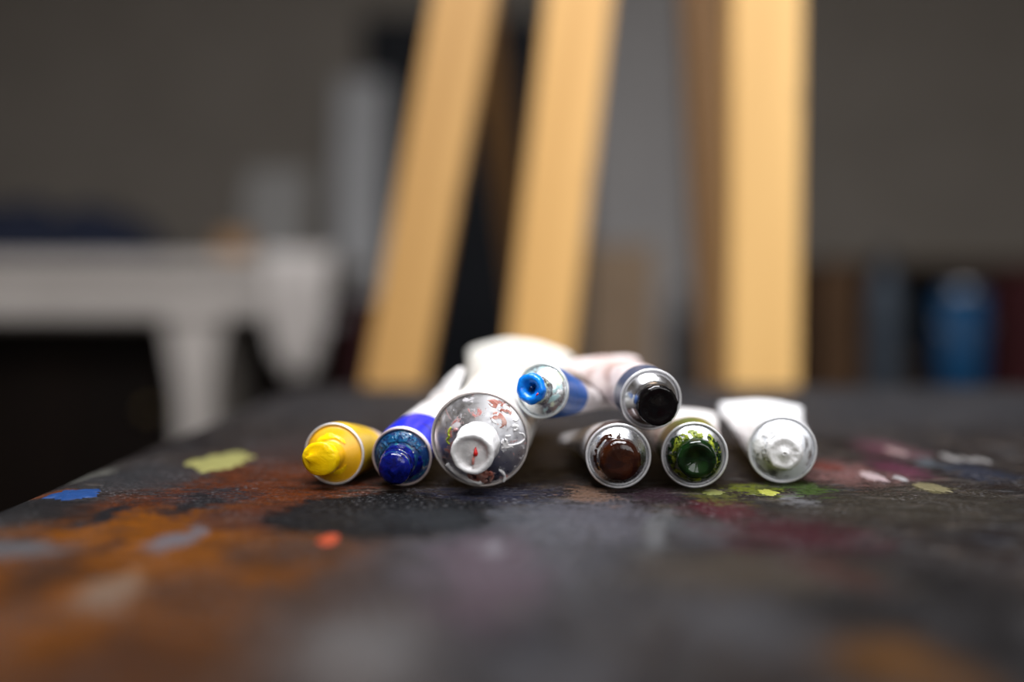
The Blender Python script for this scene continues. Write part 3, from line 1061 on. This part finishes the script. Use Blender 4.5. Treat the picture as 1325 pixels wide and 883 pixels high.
t.smear(wm, -20, 10, .47, .62, .8, 6, .3, .8, label='white smear beside the nozzle')
t.squiggle(wet('lime_paint', (0.30, 0.40, 0.01), (0.50, 0.60, 0.06), 260), [(-.56, .30), (-.62, .18), (-.60, .10), (-.66, .02), (-.60, -.06)], .45, 'lime green fleck')
t.squiggle(wet('mauve_fleck_paint', (0.42, 0.20, 0.20), (0.5, .26, .26), 200), [(-.50, .22), (-.45, .27), (-.42, .25)], .6)

# --- light blue, lying on top
t = Tube('small paint tube with a light blue ring of paint, lying across the large tube', 702, 506, 0.403, 11.0, 23, -9, 60, on_table=False, rn=.50, cone=3.8, neck=9.0, bend=(3, 2), twist=-12, fold=(6, 4),
         band=20, lead=.8, coat=grey_coat, band_coat=tube_coat('cerulean_band', (0.015, 0.10, 0.36), (0.01, 0.06, 0.22), 0.58, 60, 0.3),
         metal=tube_metal('pale_teal_stained_shoulder', (0.36, 0.55, 0.56), 0.52, 110, 0.22, (0.6, 0.66, 0.5)), rim_metal=rim_metal('pale_rim', (0.78, 0.82, 0.82), .35, .7), seed=4)
cb = wet('cerulean_paint', (0.002, 0.14, 0.66), (0.008, 0.25, 0.85), 240, .14, .4)
rn, b0, tp = t.rn, t.base, t.tip
t.plug([(rn + .1, tp + 2.4), (rn + .45, tp + 1.6), (rn + .55, tp + .4), (rn + .1, tp - .9), (rn - .9, tp - 1.4), (rn - 2.0, tp - 1.1), (rn - 2.9, tp - .2), (rn - 3.5, tp + .8), (rn - 3.9, tp + 1.6), (.3, tp + 2.2)], cb, .55, 6, (0, 0), .4, label='light blue ring of paint with a hollow')
dk = wet('hollow_shade_blue', (0.0, 0.01, 0.05), (0.002, 0.02, 0.10), 200)  # dark drop filling the hollow of the ring, its shade put in as colour
nozzle_drop(t, [(-.06, -.10), (.08, -.08), (.12, .06), (.02, .12), (-.08, .04)], tp + .9, 1.2, dk, 'deep blue drop in the hollow, shade put in as colour')
nozzle_drop(t, [(.24, -.30), (.36, -.24), (.40, -.14), (.34, -.12), (.26, -.20)], tp + .2, 1.3, redm, 'red fleck on the blue ring')

# --- black, lying on top
pink_coat = tube_coat('pinkish_white_coat', (0.72, 0.62, 0.61), (0.50, 0.36, 0.34), 0.48, 45)
t = Tube('small paint tube with black paint plug, on top of the brown and green tubes', 842, 517, 0.397, 12.2, -5, 5, 96, on_table=False, rn=.64, cone=4.6, neck=6.5, bend=(-2, 0), twist=6, fold=(6, 4),
         band=12, lead=.6, coat=pink_coat, band_coat=tube_coat('slate_band', (0.05, 0.075, 0.14), (0.03, 0.04, 0.08), 0.58, 60, 0.3),
         metal=tube_metal('bare_turned_shoulder', None, rough=0.17, base=(0.86, 0.86, 0.88)), seed=5)
bk = wet('black_paint', (0.0015, 0.0012, 0.0015), (0.004, 0.003, 0.0035), 200, .1, .4, 0.0008)
rn, b0, tp = t.rn, t.base, t.tip
t.plug([(rn + .1, tp + 3.2), (rn + .30, tp + 2.2), (rn + .30, tp + .8), (rn + .1, tp - .6), (rn - .9, tp - 1.2), (rn - 2.0, tp - 1.0), (rn - 3.4, tp - .7), (rn - 5.2, tp - 1.2), (.3, tp - 1.6)], bk, .38, 7, (0.2, -.4), .5, label='black paint plug')
t.squiggle(wet('olive_stain_paint', (0.10, 0.11, 0.02), (0.2, 0.2, 0.05), 200), [(.45, -.76), (.58, -.68), (.68, -.56)], .4, 'olive stain')

# --- brown
t = Tube('small paint tube with brown paint plug, on the table under the black tube', 800, 592.5, 0.393, 12.7, 2, 0.0, 96, rn=.60, cone=4.0, neck=5.5, bend=(-2, -7), fold=(6, 4),
         band=10, lead=1.2, coat=grey_coat, band_coat=tube_coat('umber_band', (0.06, 0.035, 0.03), (0.03, 0.02, 0.02), 0.58, 60, 0.3),
         metal=tube_metal('clean_shoulder', None, rough=0.24), seed=6)
br = wet('brown_paint', (0.014, 0.003, 0.0012), (0.034, 0.008, 0.002), 160, .1, .35, 0.0008)
rn, b0, tp = t.rn, t.base, t.tip
t.plug([(rn + .5, b0 + .2), (rn + .5, b0 - 1.4), (rn + .1, b0 - 2.1), (rn + .55, b0 - 3), (rn + .45, tp + .4), (rn - .1, tp - .8), (rn - 1.5, tp - 1.7), (rn - 3.5, tp - 2.1), (rn - 5.4, tp - 2.0), (.3, tp - 2.5)], br, .35, 8, (0, -.3), .5, label='round brown paint plug')
t.smear(br, 95, 215, .70, .78, .5, 2, .22, .7, edge=.5, label='thin brown arc of paint')
t.smear(br, 85, 125, .60, .82, .7, 12, .25, .8, label='brown tuft of paint')
t.smear(wet('tan_streak_paint', (0.25, 0.11, 0.02), (0.35, .18, .04), 200), 195, 225, .66, .72, .3, 5, .3, .9)

# --- green
t = Tube('small paint tube with dark green paint, on the table right of the brown tube', 898.5, 593, 0.394, 12.9, 5, 1.0, 98, rn=.57, cone=4.0, neck=5.0, bend=(1, 2), fold=(6, 4.5),
         band=22, lead=.4, coat=white_pink, band_coat=tube_coat('olive_band', (0.11, 0.13, 0.02), (0.05, 0.06, 0.012), 0.56, 70, 0.3),
         metal=tube_metal('dull_shoulder', None, rough=0.28, base=(0.66, 0.67, 0.69)), seed=7)
gr = wet('dark_green_paint', (0.0015, 0.008, 0.0015), (0.005, 0.024, 0.004), 160, .1, .3, 0.0008)
yg = wet('yellow_green_paint', (0.02, 0.045, 0.002), (0.34, 0.40, 0.035), 330, .16, .8)
rn, b0, tp = t.rn, t.base, t.tip
t.plug([(rn + .5, b0 + .2), (rn + .4, b0 - 1.6), (rn + .35, tp + .8), (rn - .1, tp - .6), (rn - 1.2, tp - 1.3), (rn - 2.6, tp - 1.0), (rn - 4.2, tp - .2), (rn - 5.6, tp + .4), (.3, tp + .6)], gr, .28, 9, (0, -.2), .4, label='dark green paint plug with a dip')
t.smear(yg, 0, 360, .58, .80, .55, 3, .30, .75, label='yellow-green smear round the neck')
t.smear(gr, 125, 215, .66, .86, .8, 14, .34, .9, label='dark green crust at the left')
t.smear(gr, -80, 60, .64, .82, .7, 15, .32, .8, label='dark green crust at the right')

# --- white, on the right
t = Tube('small paint tube with white paint, alone on the table right of the green tube', 1012, 586.5, 0.4045, 13.5, 9, 1.5, 98, rn=.50, cone=4.4, neck=2.2, bend=(0, 3), twist=0, fold=(7, 5),
         band=0, coat=white_clean, metal=tube_metal('pale_shoulder', (0.66, 0.68, 0.71), 0.42, 45, 0.32, base=(0.84, 0.86, 0.9)), rim_metal=BARE_RIM, seed=8)
rn, b0, tp = t.rn, t.base, t.tip
t.plug([(rn + .35, tp + 1.0), (rn + .2, tp - .1), (rn - .5, tp - .8), (rn - 1.6, tp - .9), (rn - 2.8, tp - .5), (rn - 4.2, tp - .8), (rn - 5.6, tp - 1.6), (.6, tp - 1.9), (.2, tp - 1.2)], wm, .45, 10, (.2, -.2), .45, label='white paint plug')
t.smear(wm, 0, 360, .50, .60, .6, 4, .2, .7, label='white smear round the neck')
t.smear(wm, 95, 205, .58, .84, .35, 6, .3, .5, label='thin white smear on the shoulder')

# ================================================================== EASELS
def beam(p0, p1, wx, wy, bev=.004):
    """straight beam of rectangular section from p0 to p1; wx across, wy deep"""
    p0, p1 = Vector(p0), Vector(p1)
    d_ = (p1 - p0)
    ln = d_.length
    z = d_.normalized()
    x = (Vector((1, 0, 0)) - z * z.x).normalized()
    y = z.cross(x)
    mtx = Matrix((x, y, z)).transposed().to_4x4()
    mtx.translation = p0
    b = MB()
    b.box((-wx / 2, -wy / 2, 0), (wx / 2, wy / 2, ln), bev)
    o_v = b.v
    return b, mtx


def beam_obj(name, p0, p1, wx, wy, m, parent, root_loc):
    b, mtx = beam(p0, p1, wx, wy)
    o = b.build(name, m, parent)
    o.matrix_local = Matrix.Translation(-Vector(root_loc)) @ mtx
    return o


def line_to(pa, pb, z):
    t_ = (z - pa.z) / (pb.z - pa.z)
    return pa + (pb - pa) * t_


EY = 1.02
ez = thing('easel', 'wooden easel with two slanted legs behind the table, left of the upright post', 'easel', (-0.12, EY, 0))
a, b_ = P(510, 505, EY), P(601, 0, EY)
beam_obj('leg', line_to(a, b_, 0.0), line_to(a, b_, 2.05), .062, .030, M['easel_shaded'], ez, ez.location)
a2, b2 = P(700, 430, EY), P(749, 0, EY)
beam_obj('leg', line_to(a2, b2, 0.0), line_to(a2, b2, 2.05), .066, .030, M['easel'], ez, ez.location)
q0, q1 = P(668, 330, EY + .35), P(632, 60, EY + .22)
dd = (q1 - q0) / (q1.z - q0.z)
top_pt = line_to(q0, q1, 2.0)
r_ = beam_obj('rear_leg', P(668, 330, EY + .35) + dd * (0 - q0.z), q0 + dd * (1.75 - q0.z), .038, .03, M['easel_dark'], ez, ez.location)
r_['label'] = 'darker rear leg'
l0, l1 = line_to(a, b_, 1.72), line_to(a2, b2, 1.72)
beam_obj('cross_bar', (l0.x - .05, EY + .030, 1.72), (l1.x + .05, EY + .030, 1.72), .05, .028, M['easel'], ez, ez.location)
l0, l1 = line_to(a, b_, 0.35), line_to(a2, b2, 0.35)
beam_obj('cross_bar', (l0.x - .05, EY + .030, 0.35), (l1.x + .05, EY + .030, 0.35), .05, .028, M['easel'], ez, ez.location)

PY = 0.97
pc = P(984, 300, PY).x
ep = thing('easel', 'upright wooden easel post, right of the two slanted legs', 'easel', (pc, PY, 0))
beam_obj('mast', (pc, PY, .06), (pc, PY, 2.1), 0.066, .042, M['easel_lit'], ep, ep.location)
u0, u1 = P(924, 350, PY + .17), P(906, 0, PY + .17)
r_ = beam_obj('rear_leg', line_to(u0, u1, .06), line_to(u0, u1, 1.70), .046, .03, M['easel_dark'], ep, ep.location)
r_['label'] = 'darker rear post'
beam_obj('foot', (pc - .01, PY - .09, .03), (pc - .01, PY + .5, .03), .06, .06, M['easel'], ep, ep.location)
fb = line_to(u0, u1, .05)
beam_obj('foot', (fb.x - .03, PY + .19, .03), (pc + .30, PY + .19, .03), .055, .05, M['easel'], ep, ep.location)
beam_obj('cross_bar', (u1.x - .06, PY + .085, 1.62), (pc + .10, PY + .085, 1.62), .05, .03, M['easel'], ep, ep.location)

# ================================================================== LEFT BENCH AND WHAT IS ON AND UNDER IT
BY0, BY1 = 2.15, 2.75
bz1 = P(200, 333, BY0).z
bz0 = P(200, 408, BY0).z
bx1 = P(415, 350, BY0).x
bx0 = -2.2
be = thing('bench', 'white-painted bench on the left, behind the table', 'bench', ((bx0 + bx1) / 2, (BY0 + BY1) / 2, 0))


def bl(lo, hi, name, m, root, bev=.004):
    q = MB()
    q.box(Vector(lo) - root.location, Vector(hi) - root.location, bev)
    return q.build(name, m, root)


bl((bx0 - .02, BY0 - .02, bz1 - .035), (bx1 + .02, BY1 + .02, bz1), 'bench_top', M['bench_white'], be)
bl((bx0 + .02, BY0 + .005, bz0), (bx1 - .01, BY0 + .03, bz1 - .035), 'apron', M['bench_white'], be)
bl((bx0 + .02, BY1 - .03, bz0), (bx1 - .01, BY1 - .005, bz1 - .035), 'apron', M['bench_white'], be)
lx = P(247, 450, BY0).x
for x in (lx, bx0 + .1):
    for y in (BY0 + .055, BY1 - .07):
        q = MB()
        c = Vector((x, y, 0)) - be.location
        q.loft([[c + Vector((sx * rr_, sy * .035, z)) for sx, sy in ((-1, -1), (1, -1), (1, 1), (-1, 1))] for z, rr_ in ((0, .026), (.62, .036), (bz0 - .02, .062), (bz0 + .02, .070))])
        q.build('leg', M['bench_white'], be)


def cloth(x0, x1, zt, zb, y, yd, m):
    """cloth that lies on the corner of the bench and hangs over its front"""
    vs, fs = [], []
    nu, nv = 30, 30
    lie = 0.16
    hang = zt - zb
    tot = lie + hang
    for j in range(nv + 1):
        s = tot * j / nv
        for i in range(nu + 1):
            u = i / nu
            x = x0 + (x1 - x0) * u
            if s < lie:
                yy, zz = y + (lie - s), zt + .008
                fl = 0
            else:
                k = (s - lie) / hang
                yy, zz = y - .012, zt + .008 - (s - lie)
                fl = k
                edge = 1 - .30 * (2 * u - 1) ** 4
                zz = zt + .008 - (s - lie) * edge
                x = (x0 + x1) / 2 + (x - (x0 + x1) / 2) * (1 - .30 * k * k)
            yy -= fl ** .6 * (.022 + .022 * math.sin(u * 19 + 1.0) + .012 * noise.noise(Vector((u * 6, s * 8, 1))))
            zz += .003 * noise.noise(Vector((u * 5, s * 20, 4))) if s < lie else 0
            vs.append((x, yy, zz))
    for j in range(nv):
        for i in range(nu):
            a_ = j * (nu + 1) + i
            fs.append((a_, a_ + 1, a_ + nu + 2, a_ + nu + 1))
    o = mesh_obj('cloth', vs, fs, m)
    sm = o.modifiers.new('thick', 'SOLIDIFY')
    sm.thickness = .006
    sm.offset = 0
    return o


ca, cb_ = P(346, 340, BY0 - .03), P(432, 490, BY0 - .03)
tag(cloth(ca.x, cb_.x, bz1 + .001, cb_.z, BY0 - .025, 0, M['cloth_white']), 'white cloth hanging over the right end of the white bench', 'cloth')

# navy folded cloth on the bench
def heap(name, cx, cy, z, rx, ry, h, m, seed, lumps=3.0):
    vs, fs = [Vector((cx, cy, z + h))], []
    nr, na = 12, 40
    for i in range(1, nr + 1):
        tt = i / nr
        for j in range(na):
            a_ = 2 * PI * j / na
            k = 1 + .14 * noise.noise(Vector((math.cos(a_) * 1.5, math.sin(a_) * 1.5, seed)))
            ca_, sa_ = math.cos(a_), math.sin(a_)
            x = rx * tt ** .8 * k * math.copysign(abs(ca_) ** .75, ca_)
            y = ry * tt ** .8 * k * math.copysign(abs(sa_) ** .75, sa_)
            zz = h * (1 - tt ** 3) * (0.85 + .35 * noise.noise(Vector((x / rx * lumps, y / ry * lumps, seed + 3))))
            vs.append(Vector((cx + x, cy + y, z + max(0, zz))))
    for j in range(na):
        fs.append((0, 1 + j, 1 + (j + 1) % na))
    for i in range(nr - 1):
        for j in range(na):
            a_, b2_ = 1 + i * na + j, 1 + i * na + (j + 1) % na
            fs.append((a_, a_ + na, b2_ + na, b2_))
    fs.append(tuple(1 + (nr - 1) * na + j for j in range(na - 1, -1, -1)))
    return mesh_obj(name, vs, fs, m)


hx = P(50, 300, 2.4).x
hh = P(60, 262, 2.4).z - bz1
tag(heap('garment', hx, 2.42, bz1 + .001, .30, .20, hh * 1.05, M['navy_cloth'], 4), 'dark navy garment folded in a heap on the white bench', 'clothing')
# ochre box
ox0, ox1 = P(283, 300, 2.4).x, P(322, 300, 2.4).x
ob = thing('box', 'small ochre box on the white bench', 'box', ((ox0 + ox1) / 2, 2.42, bz1))
wdt = ox1 - ox0
q = MB(); q.box((-wdt / 2, -.035, .0005), (wdt / 2, .035, .05), .002); q.build('body', M['ochre'], ob)
q = MB(); q.box((-wdt / 2 - .002, -.037, .0505), (wdt / 2 + .002, .037, .064), .002); q.build('lid', M['ochre'], ob)


# sheets leaning at the wall behind the bench
def leaning(name, px0, px1, zb, zt, Yb, Yt, th, m, label, cat, frame=None, skew=0.0):
    x0, x1 = P(px0, 400, Yb).x, P(px1, 400, Yb).x
    o = thing(name, label, cat, ((x0 + x1) / 2, Yb, zb))
    hw = (x1 - x0) / 2
    tilt = math.atan2(Yt - Yb, zt - zb)
    ln = math.hypot(Yt - Yb, zt - zb)
    mt = Matrix.Rotation(-tilt, 4, 'X') @ Matrix.Rotation(skew, 4, 'Y')
    q = MB(); q.box((-hw, -.002, .0), (hw, .002, ln), 0, mt); q.build('face', m, o)
    if frame:
        for lo, hi in (((-hw, .002, 0), (-hw + .035, th, ln)), ((hw - .035, .002, 0), (hw, th, ln)), ((-hw + .035, .002, 0), (hw - .035, th, .035)), ((-hw + .035, .002, ln - .035), (hw - .035, th, ln))):
            q = MB(); q.box(lo, hi, .002, mt); q.build('stretcher_bar', frame, o)
    return o


leaning('sheet', 312, 392, bz1 + .0005, P(340, 218, 2.65).z, 2.60, 2.69, .01, M['paper'], 'pale grey sheet leaning behind the white bench top, beside the ochre box', 'paper', None, 0.0)
leaning('canvas', 418, 486, .002, P(440, 85, 3.7).z, 3.55, 3.92, .02, M['canvas_pale'], 'tall narrow pale canvas leaning beside the dark door', 'canvas', M['brown_wood'])
leaning('canvas', 768, 905, .002, P(800, -90, 3.7).z, 3.55, 3.95, .02, M['canvas_grey'], 'tall grey canvas leaning right of the dark door', 'canvas', M['brown_wood'])

# dark cabinet under the bench
cx0, cx1, cy0, cy1 = -2.0, P(330, 450, 1.78).x, 2.30, 2.62
cz = bz0 - .02
cab = thing('cabinet', 'almost black wooden cabinet in the shade under the white bench', 'cabinet', ((cx0 + cx1) / 2, (cy0 + cy1) / 2, 0))
cx1 = lx - .095
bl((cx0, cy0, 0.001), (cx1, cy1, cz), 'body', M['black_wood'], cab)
n_d = 3
for i in range(n_d):
    a_ = cx0 + (cx1 - cx0) * i / n_d
    b2_ = cx0 + (cx1 - cx0) * (i + 1) / n_d
    dd_ = bl((a_ + .006, cy0 - .018, .05), (b2_ - .006, cy0 - .001, cz - .03), 'door', M['black_wood'], cab)
    q = MB()
    c = Vector((b2_ - .04, cy0 - .018, cz - .2)) - cab.location
    q.lathe([(.004, 0), (.004, .012), (.011, .016), (.010, .024), (.003, .027)], 14, 'Y', fn=lambda p, a, i, c=c: Vector((p.x + c.x, c.y - p.y, p.z + c.z)))
    q.build('knob', M['brass'], dd_, True)
# dark trunk right of it, under the bench end
k0, k1 = lx + .085, P(430, 450, 2.4).x
tr = thing('trunk', 'black storage trunk standing under the right end of the white bench', 'trunk', ((k0 + k1) / 2, 2.42, 0))
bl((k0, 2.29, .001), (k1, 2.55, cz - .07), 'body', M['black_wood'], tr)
bl((k0 - .004, 2.285, cz - .069), (k1 + .004, 2.555, cz - .01), 'lid', M['black_wood'], tr)
# maroon bin
m0, m1 = P(436, 420, 2.55).x, P(492, 420, 2.55).x
mz = P(460, 385, 2.55).z
bi = thing('bin', 'dark maroon bin between the white bench and the slanted easel leg', 'bin', ((m0 + m1) / 2, 2.6, 0))
rr_ = (m1 - m0) / 2
q = MB(); q.lathe([(rr_ * .8, .001), (rr_ * .83, .02), (rr_, mz - .02), (rr_ * .96, mz - .02), (rr_ * .8, .03)], 36); q.build('body', M['maroon'], bi, True)
q = MB(); q.lathe([(rr_ * 1.0, mz - .025), (rr_ * 1.05, mz - .018), (rr_ * 1.05, mz - .004), (rr_ * 1.0, mz)], 36, cap0=True, cap1=True); q.build('rim', M['maroon'], bi, True)

# ================================================================== RIGHT: LOW CABINET WITH CLUTTER, SHELF BEHIND
LY0, LY1 = 2.15, 2.62
lz = 0.60
l0x, l1x = P(752, 450, 2.3).x, 1.85
lc = thing('cabinet', 'long low dark brown cabinet behind the easels on the right', 'cabinet', ((l0x + l1x) / 2, (LY0 + LY1) / 2, 0))
bl((l0x, LY0, .001), (l1x, LY1, lz - .03), 'body', M['brown_wood'], lc)
bl((l0x - .01, LY0 - .02, lz - .03), (l1x + .01, LY1, lz), 'top', M['brown_wood'], lc)
for i in range(4):
    a_ = l0x + (l1x - l0x) * i / 4
    b2_ = l0x + (l1x - l0x) * (i + 1) / 4
    dd_ = bl((a_ + .006, LY0 - .018, .05), (b2_ - .006, LY0 - .001, lz - .05), 'door', M['brown_wood'], lc)
    q = MB()
    c = Vector((b2_ - .05, LY0 - .018, lz - .15)) - lc.location
    q.lathe([(.004, 0), (.004, .012), (.011, .016), (.010, .024), (.003, .027)], 14, 'Y', fn=lambda p, a, i, c=c: Vector((p.x + c.x, c.y - p.y, p.z + c.z)))
    q.build('knob', M['brass'], dd_, True)
# open shelf behind
s0, s1 = P(1050, 400, 2.75).x, 1.95
sz = P(1150, 338, 2.75).z
sh = thing('bookcase', 'dark brown bookcase behind the low cabinet, on the right', 'bookcase', ((s0 + s1) / 2, 2.82, 0))
bl((s0, 2.66, .001), (s0 + .022, 2.96, sz), 'side_panel', M['brown_wood'], sh)
bl((s1 - .022, 2.66, .001), (s1, 2.96, sz), 'side_panel', M['brown_wood'], sh)
bl((s0 + .022, 2.945, .001), (s1 - .022, 2.96, sz), 'back_panel', M['black_wood'], sh)
for z in (.06, .34, .63, sz - .022):
    bl((s0 + .022, 2.662, z), (s1 - .022, 2.944, z + .022), 'shelf', M['brown_wood'], sh)


def carton(px0, px1, pyt, Y, dep, m, label, name='box', rot=0.0):
    x0, x1 = P(px0, 400, Y).x, P(px1, 400, Y).x
    h = P(800, pyt, Y).z - lz
    hw = (x1 - x0) / 2
    o = thing(name, label, 'box', ((x0 + x1) / 2, Y + dep / 2, lz), (0, 0, rot))
    q = MB(); q.box((-hw, -dep / 2, .0005), (hw, dep / 2, h - .002), .003); q.build('body', m, o)
    q = MB(); q.box((-hw, -dep / 2, h - .0018), (-.002, dep / 2, h + .002), .0008); q.build('flap', m, o)
    q = MB(); q.box((.002, -dep / 2, h - .0018), (hw, dep / 2, h + .002), .0008); q.build('flap', m, o)
    return o


def can(px0, px1, pyt, Y, m, label, name='paint_can', cat='can', tall=False):
    x0, x1 = P(px0, 400, Y).x, P(px1, 400, Y).x
    h = P(800, pyt, Y).z - lz
    r = (x1 - x0) / 2
    o = thing(name, label, cat, ((x0 + x1) / 2, Y, lz))
    if tall:
        q = MB(); q.lathe([(r * .95, .0005), (r, .006), (r, h * .62), (r * .93, h * .70), (r * .5, h * .80), (r * .36, h * .84), (r * .36, h * .91)], 32); q.build('body', m, o, True)
        q = MB(); q.lathe([(r * .42, h * .9), (r * .42, h - .004), (r * .36, h)], 24); q.build('cap', M['grey_plastic'], o, True)
    else:
        q = MB(); q.lathe([(r * .97, .0005), (r, .004), (r, h - .012)], 40); q.build('body', m, o, True)
        q = MB(); q.lathe([(r, h - .012), (r * 1.03, h - .010), (r * 1.03, h - .003), (r * .98, h), (r * .9, h - .006), (r * .5, h - .006)], 40); q.build('lid', M['tin_metal'], o, True)
        q = MB()
        q.tube([(r * 1.03 * math.cos(a_), -r * 1.03 * math.sin(a_) * .4 - r * .35, h * .72 - r * .9 * math.sin(a_)) for a_ in [PI * k / 12 for k in range(13)]], .002, 6)
        q.build('handle', M['tin_metal'], o, True)
    return o


carton(760, 848, 318, 2.28, .22, M['cardboard'], 'tan cardboard box on the low cabinet, left of the upright easel post')
can(862, 897, 372, 2.26, M['grey_plastic'], 'charcoal bottle just left of the upright easel post', 'bottle', 'bottle', True)
carton(1058, 1112, 345, 2.30, .2, M['umber_card'], 'dark umber box just right of the upright easel post')
can(1122, 1166, 318, 2.27, M['teal_tin'], 'blue-grey bottle on the low cabinet beside the dark umber box', 'bottle', 'bottle', True)
can(1212, 1272, 372, 2.28, M['blue_tin'], 'bright blue paint can on the low cabinet at the right')
carton(1296, 1352, 352, 2.28, .2, M['maroon'], 'dark maroon box right of the bright blue can')
